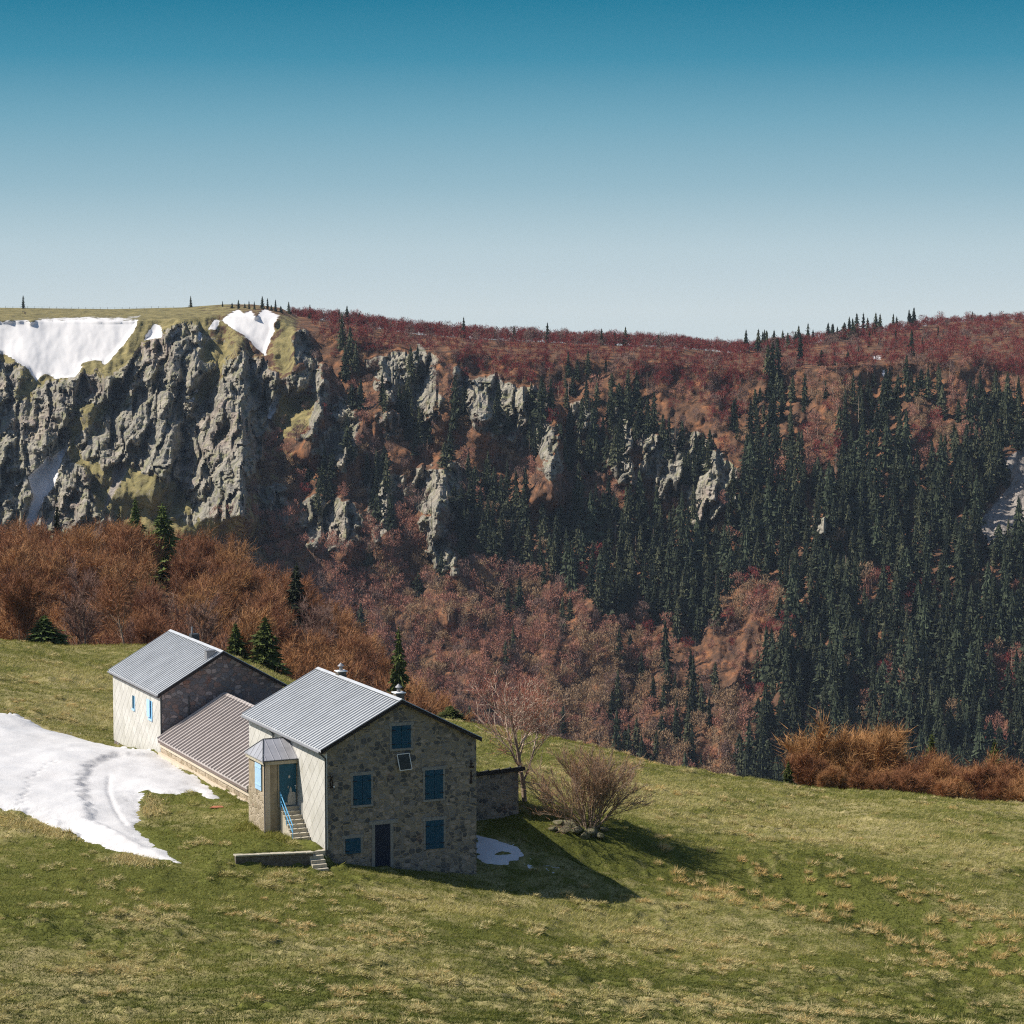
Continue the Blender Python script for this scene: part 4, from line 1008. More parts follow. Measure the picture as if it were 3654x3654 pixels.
window(H1, org, 50.42, 51.52, -28.70, -26.97, S0, M['blue'])
window(H1, org, 54.95, 56.08, -28.73, -27.01, S0, M['blue'])
window(H1, org, 54.98, 56.11, -31.73, -30.03, S0, M['blue'], sill=False)
window(H1, org, 49.91, 50.85, -31.55, -30.65, S0, M['blue'], double=False, sill=False)
w = MB(org); a0, a1 = 51.76, 52.72
w.box(a0 - .2, a0, S0 - .03, S0 + .05, -33.6, -29.98); w.box(a1, a1 + .2, S0 - .03, S0 + .05, -33.6, -29.98); w.box(a0 - .36, a1 + .5, S0 - .045, S0 + .05, -29.98, -29.74)
ds = w.build('door_surround', M['surround'], H1, .01)
d = MB(org)
for i in range(6): d.box(a0 + (a1 - a0) * i / 6 + .004, a0 + (a1 - a0) * (i + 1) / 6 - .004, S0 - .03, S0 + .0, -32.62, -29.99)
dd = d.build('door', M['navy'], H1); k = MB(org); k.tube((52.62, S0 - .03, -31.3), (52.62, S0 - .09, -31.3), .02); k.tube((52.62, S0 - .09, -31.3), (52.52, S0 - .09, -31.3), .014); k.build('handle', M['iron'], dd)
k = MB(org); k.box(a0 - .05, a1 + .05, S0 - .2, S0, -32.75, -32.62); k.build('threshold', M['concrete'], H1)
# solar panel, tilted a little
sp_ = MB(org); P = [(53.13, S0 - .07, -25.90), (53.90, S0 - .07, -25.87), (54.02, S0 - .20, -26.80), (53.27, S0 - .20, -26.84)]
sp_.prism(P, (0, -.035, 0)); pan = sp_.build('solar_panel', M['panel'], H1)
fr = MB(org)
for a, b in zip(P, P[1:] + P[:1]): fr.tube(tuple(Vector(a) + Vector((0, -.03, 0))), tuple(Vector(b) + Vector((0, -.03, 0))), .03, n=4)
fr.build('frame', M['white'], pan)
cg = MB(org)
for i in range(1, 6):
    t = i / 6; a = Vector(P[0]).lerp(Vector(P[3]), t); b = Vector(P[1]).lerp(Vector(P[2]), t); cg.tube(tuple(a + Vector((0, -.037, 0))), tuple(b + Vector((0, -.037, 0))), .006, n=4)
cg.build('cell_line', M['zinc_dark'], pan)
br = MB(org); br.tube((53.55, S0, -26.5), (53.6, S0 - .18, -26.6), .02); br.build('bracket', M['iron'], pan)
# wall anchors: X shaped tie on the left, two broken straps on the right
an = MB(org)
for a, b in (((48.98, -26.85), (49.14, -27.2)), ((49.14, -26.85), (48.98, -27.2)), ((48.98, -27.2), (49.02, -27.55)), ((49.14, -27.2), (49.10, -27.55)), ((48.96, -27.55), (49.2, -27.55))):
    an.tube((a[0], S0 - .04, a[1]), (b[0], S0 - .04, b[1]), .028, n=5)
an.build('wall_anchor', M['iron'], H1)
for (z0_, z1_, f0) in ((-26.62, -27.0, .16), (-27.22, -27.95, .0)):
    an = MB(org); an.box(57.86, 57.93, S0 - .05, S0 - .002, z1_, z0_)
    an.box(57.80, 57.93 + f0, S0 - .06, S0 - .002, z1_ - .06, z1_ + .04); an.box(57.86, 58.02, S0 - .055, S0 - .002, (z0_ + z1_) / 2 - .04, (z0_ + z1_) / 2 + .03)
    an.build('wall_anchor', M['iron'], H1)
lm = MB(org); lm.tube((49.2, S0 - .1, -27.5), (49.2, S0 - .02, -27.5), .05, n=8); lm.build('lamp', M['white'], H1)
cowl(H1, org, 53.75, 134.3, EZ + RISE + .15); cowl(H1, org, 53.6, 143.6, EZ + RISE + .2)

# ---- porch of the near farmhouse (part > sub-parts)
PR, PS0, PS1, PZT = 46.72, 138.07, 141.2, -26.62
pw = MB(org)
pw.box(PR, R0 - .06, PS0, PS1, -33, PZT)
porch = pw.build('porch', M['render'], H1)
q = MB(org); q.box(PR - .02, PR + .28, PS0 - .03, PS0 + .3, -33, PZT - .02); q.build('corner_post', M['parge'], porch)
q = MB(org)
for i, z in enumerate(np.arange(-31.6, -27.0, .42)): q.box(PR - .03, PR + .12, PS0 + .4 + .3 * (i % 3), PS0 + .9 + .3 * (i % 3) + .5, z, z + .33)
# side wall stones
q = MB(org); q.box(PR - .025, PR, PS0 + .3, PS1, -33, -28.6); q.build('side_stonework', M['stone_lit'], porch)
pr = MB(org); er, es0, es1, ez = PR - .22, PS0 - .2, PS1 + .15, PZT + .03; rz_ = ez + 1.0; rs_ = (es0 + es1) / 2
pk = (er + .62, rs_, rz_)
wR = R0 - .06
B_ = [(er, es0, ez), (wR, es0, ez), (wR, rs_, rz_), pk, (er, es1, ez), (wR, es1, ez)]
low = [(p[0], p[1], p[2] - .07) for p in B_]
pr.add(B_ + low, [(0, 1, 2, 3), (0, 3, 4), (3, 2, 5, 4), (6, 9, 8, 7), (6, 10, 9), (9, 10, 11, 8), (0, 6, 7, 1), (0, 4, 10, 6), (4, 5, 11, 10), (1, 7, 8, 2), (2, 8, 11, 5)])
for t in np.linspace(.1, .95, 5):
    a = Vector(B_[0]).lerp(Vector(B_[1]), t); b = Vector((max(a.x + 0, pk[0]), rs_, rz_))
    if a.x < pk[0]: k_ = (a.x - er) / (pk[0] - er); b = Vector(B_[0]).lerp(Vector(pk), k_); b = Vector((a.x, b.y, b.z))
    pr.tube(tuple(a + Vector((0, 0, .01))), tuple(b + Vector((0, 0, .01))), .022, n=4)
for t in np.linspace(.12, .88, 5):
    a = Vector(B_[0]).lerp(Vector(B_[4]), t); k_ = 1 - abs(t - .5) * 2; b = Vector((er + (pk[0] - er) * k_, a.y, ez + (rz_ - ez) * k_)); pr.tube(tuple(a), tuple(b), .022, n=4)
prf = pr.build('roof', M['roof_porch'], porch)
hp = MB(org); hp.tube(B_[0], pk, .04, n=6); hp.tube(B_[4], pk, .04, n=6); hp.tube(pk, B_[2], .04, n=6); hp.tube((er - .02, es0 - .03, ez - .03), (wR, es0 - .03, ez - .03), .045, n=6); hp.build('roof_edging', M['zinc_dark'], porch)
q = MB(org); q.box(er + .06, wR, es0 + .05, PS0 - .005, ez - .28, ez - .075); q.box(er + .06, PR - .03, es0 + .05, es1 - .05, ez - .28, ez - .075); q.build('fascia', M['concrete'], porch)
dz0, dz1 = -29.45, -26.90
d = MB(org); d.box(47.56, 48.64, PS0 - .03, PS0 - .002, dz0, dz1); door = d.build('door', [M['teal'], M['patch'], M['white']], porch)
d = MB(org)
def blob(cx_, cz_, pts_): d.prism([(cx_ + x, PS0 - .045, cz_ + z) for x, z in pts_], (0, .012, 0))
blob(48.36, dz0 + .06, [(-.24, 0), (.22, 0), (.24, .3), (.22, .72), (.1, .78), (-.18, .76), (-.27, .5), (-.28, .25)])
blob(48.28, dz0 + .84, [(-.07, 0), (.07, 0), (.08, .16), (0, .32), (-.07, .18)])
blob(47.98, dz0 + .06, [(-.12, 0), (.12, 0), (.1, .13), (0, .18), (-.1, .12)])
blob(48.2, dz0 + 1.72, [(-.07, 0), (0, -.05), (.07, .02), (.04, .13), (-.05, .12)])
blob(48.12, dz0 + 1.12, [(-.04, 0), (.02, -.06), (.03, .12)])
d.build('worn_patch', M['patch'], porch)
d = MB(org); d.box(48.50, 48.62, PS0 - .09, PS0 - .07, dz0 + 1.20, dz0 + 1.23); d.box(48.585, 48.615, PS0 - .075, PS0 - .028, dz0 + 1.0, dz0 + 1.25); d.build('handle', M['white'], porch)
d = MB(org); d.box(47.48, 47.56, PS0 - .05, PS0 - .002, dz0, dz1 + .08); d.box(47.56, 48.64, PS0 - .05, PS0 - .002, dz1, dz1 + .08); d.build('door_frame', M['render'], porch)
sb = MB(org)
for i in range(6): sb.box(PR - .08, PR - .04, PS0 + .62 + i * .19, PS0 + .80 + i * .19, -28.55, -26.95)
for z in (-28.25, -27.2): sb.box(PR - .10, PR - .08, PS0 + .64, PS0 + 1.72, z - .04, z + .04)
sb.build('shutter', M['light_blue'], porch)
dp = MB(org); dp.tube((PR - .1, PS0 - .12, -26.8), (PR - .1, PS0 - .12, -31.3), .045); dp.tube((er, es0, ez - .1), (PR - .1, PS0 - .12, -26.8), .045); dp.build('downpipe', M['zinc_dark'], porch)

# ---- stairs to the porch door
st = MB(org); NS = 8; sw0 = 47.60; run = .29; rise_ = (31.13 - 29.45) / NS
for i in range(NS):
    z = -29.45 - rise_ * i; s_hi = PS0 - .002 - run * i
    st.box(sw0 if i > 0 else sw0, R0 - .062, s_hi - run, s_hi, -33, z - .05)
stairs = st.build('stairs', M['concrete'], H1)
tr = MB(org)
for i in range(NS):
    z = -29.45 - rise_ * i; s_hi = PS0 - .002 - run * i
    tr.box(sw0 - .03, R0 - .064, s_hi - run - .03, s_hi - .001, z - .048, z)
tr.build('tread', M['concrete'], stairs)
hr = MB(org)
A = Vector((sw0 - .03, PS0 - .15, -28.55)); B2 = Vector((sw0 - .03, PS0 - 2.4, -30.15)); dn = Vector((0, 0, -.42))
hr.tube(tuple(A), tuple(B2), .03); hr.tube(tuple(A + dn), tuple(B2 + dn), .026)
for t in (0.03, .5, 1.0):
    p = A.lerp(B2, t); hr.tube(tuple(p), tuple((p.x, p.y, p.z - (1.0 if t < 1 else .95))), .026)
hr.build('handrail', M['mid_blue'], stairs)

# ---- low retaining wall with its lower steps
org2 = (43.1, 133.0, -31.2)
W1 = house('retaining_wall', *org2); tag(W1, 'low stone retaining wall with shade-dark face, pale coping and three steps at the near farmhouse corner', 'wall')
w = MB(org2); w.hexa([(43.1, 132.7, -33.5), (47.75, 132.7, -33.8), (47.75, 133.0, -33.8), (43.1, 133.0, -33.5), (43.1, 132.72, -30.98), (47.75, 132.72, -31.22), (47.75, 133.0, -31.22), (43.1, 133.0, -30.98)]); w.build('wall_face', M['concrete_dark'], W1)
w = MB(org2)
x0 = 43.05
while x0 < 47.7:
    x1 = min(x0 + rnd.uniform(.5, .9), 47.78); za = -30.98 - (x0 - 43.1) * .0516; zb = -30.98 - (x1 - 43.1) * .0516; j = rnd.uniform(-.02, .02)
    w.hexa([(x0 + .01, 132.66 + j, za), (x1 - .01, 132.66 + j, zb), (x1 - .01, 133.12, zb), (x0 + .01, 133.12, za), (x0 + .01, 132.66 + j, za + .09), (x1 - .01, 132.66 + j, zb + .09), (x1 - .01, 133.12, zb + .09), (x0 + .01, 133.12, za + .09)]); x0 = x1
w.build('coping', M['concrete'], W1, .015)
w = MB(org2); w.box(47.35, 48.70, 133.02, 135.6, -32.5, -31.18); w.build('landing', M['concrete'], W1, .01)
w = MB(org2)
for i in range(4): w.box(47.55, 48.42, 132.98 - .27 * (i + 1), 132.98 - .27 * i, -34, -31.2 - .2 * (i + 1) + .02)
w.build('lower_steps', M['concrete'], W1, .01)

# ---- annex shed on the right
org3 = (58.27, 142.0, -32.7)
H2 = house('shed', *org3); tag(H2, 'flat roofed grey stone shed attached to the right side of the near farmhouse', 'shed')
w = MB(org3); w.prism([(58.27, 142.0, -35), (65.07, 142.0, -35), (65.07, 142.0, -29.30), (58.27, 142.0, -29.52)], (0, 4.4, -1.2)); w.build('wall', M['stone'], H2)
w = MB(org3); w.prism([(58.27, 141.75, -29.50), (65.42, 141.75, -29.27), (65.42, 141.75, -29.02), (58.27, 141.75, -29.25)], (0, 4.9, -1.35)); w.build('roof', M['dark_trim'], H2)
w = MB(org3)
for i in range(9):
    xa = 58.9 + i * .78; za = -29.25 + (.63 + i * .78) * .0322
    w.prism([(xa, 141.74, za - .02), (xa + .08, 141.74, za - .02), (xa + .08, 141.74, za + .08), (xa, 141.74, za + .08)], (0, 4.9, -1.35))
w.build('roof_seam', M['zinc_dark'], H2)

# ---- middle wing with the taupe roof
org4 = (R0, 147.27, -31.5)
H3 = house('farm_wing', *org4); tag(H3, 'low middle wing with taupe ribbed metal roof between the two farmhouses', 'farm building')
br0, br1, bs0, bs1, bez, brise = 48.60, 58.58, 147.27, 167.15, -30.05, 2.90
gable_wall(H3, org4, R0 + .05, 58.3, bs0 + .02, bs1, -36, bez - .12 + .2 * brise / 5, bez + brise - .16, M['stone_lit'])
roof = gable_roof(H3, org4, br0, br1, bs0, bs1, bez, brise, M['roof_pink'], 32, rib=(.09, .12))
w = MB(org4); w.box(R0 - .03, R0 + .05, bs0, bs1, -30.62, -30.16); w.build('cream_render_band', M['parge'], H3)
w = MB(org4); w.box(br0 + .03, R0 + .04, bs0, bs1, -30.22, -30.14); w.box(br0 + .0, br0 + .06, bs0, bs1, -30.30, -30.14); w.build('eave_board', M['eave'], H3)
w = MB(org4); w.box(R0 - .16, R0 + .05, bs0, bs1, -33, -31.02); w.build('footing', M['parge'], H3)
cowl(H3, org4, 54.2, 157.5, bez + brise + .25, .17, base=False)

# ---- far farmhouse
g0, g1, gs0, gs1, gez, grise = 48.68, 58.37, 167.25, 180.3, -26.94, 2.77
org5 = (g0, gs0, -31)
H4 = house('farmhouse', *org5); tag(H4, 'far two storey farmhouse with grey metal roof, white cladding and dark pinkish stone gable', 'farmhouse')
gable_wall(H4, org5, 49.0, 58.05, gs0 + .25, gs1 - .15, -37, gez + .3 * .571 - .16, gez + grise - .14, M['stone_pink'])
gable_roof(H4, org5, g0, g1, gs0, gs1, gez, grise, M['roof'], 30)
verge(H4, org5, g0, g1, gs0, gez, grise)
w = MB(org5); w.box(48.94, 48.995, gs0 + .27, gs1 - .2, -32.2, gez - .06); w.build('cladding', M['clad'], H4)
w = MB(org5); w.box(48.92, 49.03, gs0 + .22, gs0 + .30, -32.0, gez - .1); w.build('corner_trim', M['zinc_dark'], H4)
w = MB(org5); w.box(g0 + .03, 48.93, gs0 + .05, gs1 - .05, gez - .22, gez - .13); w.box(g0 + .01, g0 + .07, gs0 + .05, gs1 - .05, gez - .27, gez - .12); w.build('eave_board', M['eave'], H4)
w = MB(org5); w.tube((g0 - .05, gs0, gez - .1), (g0 - .05, gs1, gez - .1), .07); w.build('gutter', M['zinc'], H4)
w = MB(org5); w.tube((51.0, gs0 + .22, -27.2), (51.0, gs0 + .22, -29.3), .05); w.build('downpipe', M['zinc_dark'], H4)
for (sa, sb2, za, zb, mt, mt2) in ((174.15, 174.72, -28.98, -28.05, 'blue', 'light_blue'), (169.65, 170.5, -29.05, -27.78, 'mid_blue', 'light_blue')):
    w = MB(org5); w.box(48.905, 48.96, sa, sb2, za, zb); wn = w.build('window', M[mt], H4)
    w = MB(org5); w.box(48.86, 48.94, sa - .12, sb2 + .03, za - .16, za - .01); w.box(48.895, 48.935, sa - .1, sa - .005, za, zb); w.build('sill', M[mt2], wn)
sb = MB(org5); sb.box(48.80, 48.85, 169.85, 170.6, -28.95, -27.70); 
sb.build('shutter', M['light_blue'], H4)
w = MB(org5); w.box(52.45, 53.1, gs0 + .5, gs0 + 1.05, gez + 1.6, gez + 2.82); ch = w.build('chimney', M['zinc'], H4)
w = MB(org5); w.box(52.40, 53.15, gs0 + .45, gs0 + 1.1, gez + 2.82, gez + 2.87); w.build('cap_slab', M['zinc'], ch)
w = MB(org5); w.box(53.5, 54.1, 174.8, 175.4, gez + 2.3, gez + 3.12); ch = w.build('chimney', M['zinc_dark'], H4)
w = MB(org5); w.tube((53.62, 175.1, gez + 3.1), (53.62, 175.1, gez + 3.65), .07); w.build('flue', M['zinc'], ch)

# small reddish thing lying in the grass
p = gi(772, 2884, G); w = MB(); w.prism([(-.42, -.12, .03), (.1, -.2, .05), (.5, -.06, .04), (.3, .14, .10), (-.2, .16, .08)], (0, 0, .04)); o = w.build('tarp_scrap', M['red'], None); o.location = p
tag(o, 'flat reddish scrap lying on the grass left of the porch', 'scrap')

# stones on the bank under the bush
sm_mat = stone_mat('mossy_boulder', [(.16, .15, .11), (.22, .20, .13), (.13, .13, .07)], (.14, .15, .06), 1.5, 1.5, 0, .05)
import bmesh
def boulder(seed):
    bm = bmesh.new(); bmesh.ops.create_icosphere(bm, subdivisions=3, radius=1); R = np.random.default_rng(seed)
    pl_ = [(unit(R.normal(size=3)), R.uniform(.55, .85)) for _ in range(9)]
    for v in bm.verts:
        c = np.array(v.co)
        for n_, d_ in pl_:
            e_ = c @ n_ - d_
            if e_ > 0: c = c - n_ * e_ * .85
        v.co = c
    me = bpy.data.meshes.new('boulder'); bm.to_mesh(me); bm.free(); me.materials.append(sm_mat); return me
bl = [boulder(i) for i in range(3)]
for k, (u, v, s) in enumerate([(1995, 2940, .42), (2025, 2952, .55), (2060, 2965, .45), (2110, 2970, .5), (2140, 2985, .35), (2085, 2985, .4), (1975, 2960, .3), (2150, 2962, .32), (2045, 2938, .3), (2010, 2968, .34)]):
    p = gi(u, v, G); o = link('boulder', bl[k % 3], None, (p[0], p[1], p[2] + s * .15)); o.scale = (s * 1.3, s, s * .7); o.rotation_euler = (rnd.uniform(-.2, .2), rnd.uniform(-.2, .2), rnd.uniform(0, 6))
    tag(o, 'mossy grey boulder in the heap on the bank below the wide bare bush', 'boulder', 'boulders under the wide bush')

# ------------------------------------------------------------------ near snow
def c8(p): return [(x * .4658, 2250 + y * .4658) for x, y in p]
def cA(p): return [(x * .6211, 2800 + y * .6211) for x, y in p]
def cB(p): return [(1600 + x * .5694, 2300 + y * .5694) for x, y in p]
def wpoly(pp):
    out = []
    for u, v in pp:
        q = gi(u, v, G1)
        if q: out.append(q[:2])
    return out
BIG = [(-700, 2500), (-300, 2530)] + c8([(0, 640), (100, 650), (270, 705), (370, 760), (560, 815), (700, 855), (860, 890), (1000, 915), (1220, 935), (1300, 965), (1345, 1020), (1430, 1085), (1530, 1135), (1620, 1190), (1690, 1290), (1655, 1310), (1560, 1290), (1500, 1235), (1400, 1255), (1250, 1255), (1110, 1240), (1115, 1330), (1065, 1395)]) + \
    cA([(835, 60), (830, 130), (805, 150), (835, 200), (785, 240), (860, 310), (910, 350), (1042, 452), (900, 432), (780, 410), (700, 392), (600, 372), (480, 325), (390, 282), (250, 232), (150, 182), (60, 157), (0, 150)]) + [(-300, 2850), (-700, 2800)]
snm = N('old_snow', .6, .3)
_f = snm.noise(snm.coord(src='Pos'), 2.2, 5, .65); _g = snm.noise(snm.coord((1, 1, 1), src='Pos'), .25, 4, .6); _h2 = snm.noise(snm.coord(src='Pos'), 14, 3, .6)
_c = snm.ramp(_g, [(.3, (.56, .545, .54)), (.7, (.63, .62, .62))])
_c = snm.mix(snm.maprange(_f, .60, .75, 0, .35), _c, (.50, .45, .39))
_c = snm.mix(snm.math('MULTIPLY', snm.attr('step_shade'), .5), _c, (.36, .32, .28))
snm.bump(snm.math('ADD', _f, snm.math('MULTIPLY', _h2, .35)), .10, .5)
M['snow'] = snm.out(_c)
snm.b.inputs['Subsurface Weight'].default_value = 0.0
STEP = wpoly([(298, 2850), (292, 2815), (298, 2776), (326, 2744), (373, 2720), (419, 2711), (512, 2709), (606, 2697)])
CRK = wpoly(c8([(840, 1140), (832, 1200), (828, 1250), (850, 1310), (885, 1390)]) + [(425, 2920), (450, 2950)])
FOOT = wpoly(c8([(410, 1052), (440, 1060), (360, 1072), (335, 1100), (320, 1120), (280, 1135), (275, 1160), (225, 1180), (215, 1215), (235, 1245), (215, 1265), (200, 1300), (170, 1310), (185, 1335), (140, 1360)]) + cA([(180, 30), (150, 60), (165, 78), (130, 95), (110, 118), (140, 130)]))
def snow_patch(name, polys, label, res, tmax, ed, step=False, lim=None):
    A_ = np.array([p for q in polys for p in q]); x0, y0 = A_.min(0) - 1; x1, y1 = A_.max(0) + 1
    if lim: y1 = min(y1, lim)
    xs = np.arange(x0, x1, res); ys = np.arange(y0, y1, res); YY, XX = np.meshgrid(ys, xs, indexing='ij')
    sd = np.full(XX.shape, -1e9)
    for q in polys: sd = np.maximum(sd, poly_sd(XX, YY, q))
    sd = sd + fbm(XX / 1.6, YY / 1.6, 11, 5, .62) * ed * 1.3
    th = tmax * (1 - np.exp(-np.maximum(sd, 0) / .9)) - .06
    th = np.where(sd < 0, -.06 + sd * .4, th)
    step_shade = np.zeros(XX.shape)
    if step:
        d = seg_d(XX, YY, STEP); cx_, cy_ = np.mean(np.array(STEP), 0)
        # inside of the curve (towards the low wall and the camera) lies lower
        inner = poly_sd(XX, YY, STEP + [wpoly([(640, 2720)])[0], wpoly([(880, 2880)])[0], wpoly([(620, 3060)])[0], wpoly([(330, 2950)])[0]])
        wob = fbm(XX / 1.0, YY / 1.0, 14, 4) * .35
        th = th + np.where(sd > 0, 1, 0) * (.27 * (1 - sm((inner + wob + .45) / .9)) * sm(sd / 3)) * np.exp(-np.maximum(-inner, 0) / 16)
        th = th - .10 * np.exp(-(seg_d(XX, YY, CRK) / .13) ** 2)
        step_shade = np.exp(-((inner + wob) / .45) ** 2) * np.exp(-np.maximum(d - .8, 0) / .8) * .25  # thin grey shading of the step, painted into the snow colour
        for fx, fy in FOOT: th = th - .10 * np.exp(-(((XX - fx) / .13) ** 2 + ((YY - fy) / .2) ** 2))
    th = th + .03 * fbm(XX / 2.2, YY / 3.2, 15, 3) * (sd > 0)
    ZZ = G1(XX, YY) + np.where(sd > .3, 0, hum(XX, YY)) + th
    if step: ZZ = np.maximum(ZZ, G(XX, YY) + np.where(sd > .25, .03, -.5))
    r = XX * CT + YY * ST; s = -XX * ST + YY * CT
    keep = (sd > -.35) & ~((r > 48.72) & (s > 133) & (s < 181) & (r < 58.2))
    Fc = grid_faces(*XX.shape); kf = keep.ravel()[Fc].all(1); Fc = Fc[kf]
    us, inv = np.unique(Fc, return_inverse=True)
    me = npmesh(name, np.stack([XX, YY, ZZ], -1).reshape(-1, 3)[us], inv.reshape(-1, 4), [M['snow']], smooth=True)
    fattr(me, 'step_shade', step_shade.ravel()[us])
    tag(link(name, me), label, 'snow', kind='structure')
snow_patch('snow', [wpoly(BIG)], 'large melting snowfield lying against the middle wing and across the left meadow', .13, .30, .22, True)
snow_patch('snow', [wpoly(cB([(150, 1178), (210, 1195), (290, 1212), (370, 1240), (450, 1265), (500, 1300), (520, 1340), (540, 1350), (545, 1390), (520, 1418), (480, 1400), (440, 1375), (390, 1395), (330, 1400), (280, 1390), (220, 1385), (180, 1370), (140, 1300)])),
                      wpoly(cB([(600, 1402), (640, 1398), (670, 1415), (725, 1425), (680, 1432), (655, 1448), (625, 1430)])), wpoly(cB([(430, 1190), (600, 1205), (640, 1220), (520, 1222)]))], 'snow patches in the shade right of the near farmhouse', .08, .20, .15)
snow_patch('snow', [wpoly(c8([(455, 760), (560, 762), (700, 795), (690, 805), (600, 812), (500, 790)])), wpoly(c8([(525, 735), (550, 730), (570, 748), (530, 752)]))], 'small snow scraps on the grass left of the far farmhouse', .1, .12, .1)
BIGW = wpoly(BIG)
SNW = [BIGW, wpoly(cB([(150, 1178), (290, 1212), (450, 1265), (545, 1350), (520, 1418), (330, 1400), (180, 1370), (140, 1300)]))]

# ------------------------------------------------------------------ grass
def in_view(X, Y, m=.222): return np.abs(X / Y) < m
def grass_ok(X, Y):
    r = X * CT + Y * ST; s = -X * ST + Y * CT
    ok = ~((r > 48.6) & (r < 58.4) & (s > 133.1) & (s < 181)) & ~((r > 58) & (r < 65.2) & (s > 141.9) & (s < 146.5)) & ~((r > 46.65) & (r < 49) & (s > 138) & (s < 141.3)) & ~((r > 47.5) & (r < 49) & (s > 131.9) & (s < 138.2)) & ~((r > 43) & (r < 49) & (s > 132.6) & (s < 133.15))
    for q in SNW: ok &= poly_sd(X, Y, q) < -.05
    return ok
def straw_field(X, Y, w=None):
    f = fbm(X / 9, Y / 7, 121, 3) * .6 + fbm(X / 1.6, Y / 1.4, 131, 3) * .45
    return f
n = 900000
Y = 92 + (246 - 92) * rng.random(n) ** 1.25; X = rng.uniform(-.225, .225, n) * Y
ok = grass_ok(X, Y); X, Y = X[ok], Y[ok]
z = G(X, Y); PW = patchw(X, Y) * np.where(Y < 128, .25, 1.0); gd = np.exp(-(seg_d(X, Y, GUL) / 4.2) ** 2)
f = straw_field(X, Y) + PW * .55 - gd * .6 - .12
base_t = .05 + .28 * sm((Y - 106 - X * .18) / 36) + .08 * sm((Y - 150) / 30)  # near grass greener; the lower frame's darkening is also put into its tone
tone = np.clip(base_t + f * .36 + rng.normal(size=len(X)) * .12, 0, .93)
hgt = (.055 + .075 * rng.random(len(X))) * (1 + .8 * sm(f * 1.2)) * (1 + (Y - 90) / 200)
P0 = np.stack([X, Y, z - .01], -1)
wind = np.stack([.55 + .4 * noise(X / 6, Y / 6, 3), -.25 + .4 * noise(X / 5, Y / 5, 8), 0 * X], -1)
D = unit(rng.normal(size=P0.shape) * np.array([.55, .55, .12]) + wind * .8 + np.array([0, 0, .75]))
V, Fc = slivers(P0, D, hgt * 1.5, .016 + .014 * rng.random(len(X)) + (Y - 90) / 9000, rng)
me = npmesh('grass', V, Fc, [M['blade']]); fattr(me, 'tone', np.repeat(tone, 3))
tag(link('grass', me), 'short green and straw coloured grass of the meadow', 'grass', kind='stuff')

# tussocks
n = 60000
Y = 92 + (242 - 92) * rng.random(n) ** 1.2; X = rng.uniform(-.223, .223, n) * Y
PW = patchw(X, Y); cl_ = fbm(X / 5, Y / 4.2, 141, 3)
pr_ = np.clip(.02 + .42 * sm((cl_ - .12) * 3) + PW * .5 * sm(cl_ * 2.4 + .45), 0, 1) * np.where(Y < 135, 1, .75)
gdd = seg_d(X, Y, GUL)
rush = (gdd < 6.5) & (X > 9) & (rng.random(n) < .065)
pick = ((rng.random(n) < pr_ * .36) & (gdd > 4)) | rush
rush = rush[pick]; X, Y = X[pick], Y[pick]; ok = grass_ok(X, Y); X, Y, rush = X[ok], Y[ok], rush[ok]
k = 90
sz = rng.uniform(.5, 1.45, len(X)) * (1 + .25 * noise(X / 7, Y / 7, 5)); tn = np.clip(.74 + .10 * rng.normal(size=len(X)) + .15 * noise(X / 8, Y / 8, 61), .3, .95); tn = np.where(rush, rng.uniform(.88, 1, len(X)), tn)
idx = np.repeat(np.arange(len(X)), k); m_ = len(idx)
an = rng.uniform(0, 2 * PI, m_); rr = np.sqrt(rng.random(m_)) * .26 * sz[idx]
px = X[idx] + np.cos(an) * rr * 1.15; py = Y[idx] + np.sin(an) * rr; pz = G(X, Y)[idx] + .17 * sz[idx] * (1 - (rr / (.27 * sz[idx])) ** 2)
D = unit(np.stack([np.cos(an) * .75 + .35, np.sin(an) * .75 - .12, np.full(m_, .5)], -1) + rng.normal(size=(m_, 3)) * .28); D[:, 2] = np.abs(D[:, 2]) * np.where(rush[idx], 1.5, 1)
L = (.12 + .17 * rng.random(m_)) * sz[idx] * np.where(rush[idx], 1.6, 1)
V, Fc = slivers(np.stack([px, py, pz], -1), unit(D), L, .018 + .016 * rng.random(m_) + np.clip(Y[idx] - 120, 0, 200) / 7000, rng)
me = npmesh('tussocks', V, Fc, [M['blade']]); fattr(me, 'tone', np.repeat(np.clip(tn[idx] + rng.normal(size=m_) * .09, .1, 1), 3))
tag(link('grass_tussocks', me), 'pale straw tussocks scattered over the meadow', 'grass', kind='stuff')
# green weeds by porch and wall foot
def weeds(cs, n, r, h, tone0):
    P = []; 
    for (u, v) in cs:
        p = gi(u, v, G); a = rng.normal(size=(n, 2)) * r; x = p[0] + a[:, 0]; y = p[1] + a[:, 1]; P.append(np.stack([x, y], -1))
    P = np.concatenate(P); ok = grass_ok(P[:, 0], P[:, 1]); P = P[ok]; z = G(P[:, 0], P[:, 1]); P0 = np.c_[P, z]
    D = unit(rng.normal(size=P0.shape) * np.array([.8, .8, .3]) + np.array([0, 0, .8])); V, Fc = slivers(P0, D, h * rng.uniform(.5, 1.3, len(P)), np.full(len(P), .05), rng)
    me = npmesh('weeds', V, Fc, [M['blade']]); fattr(me, 'tone', np.repeat(np.clip(tone0 + rng.normal(size=len(P)) * .1, 0, 1), 3)); return me
tag(link('weeds', weeds([(900, 2955), (880, 2945), (1000, 2992), (985, 2980), (1015, 3000), (960, 2990), (860, 2960)], 260, .3, .3, .36)), 'bright green weeds growing at the foot of the porch and steps', 'weeds', kind='stuff')
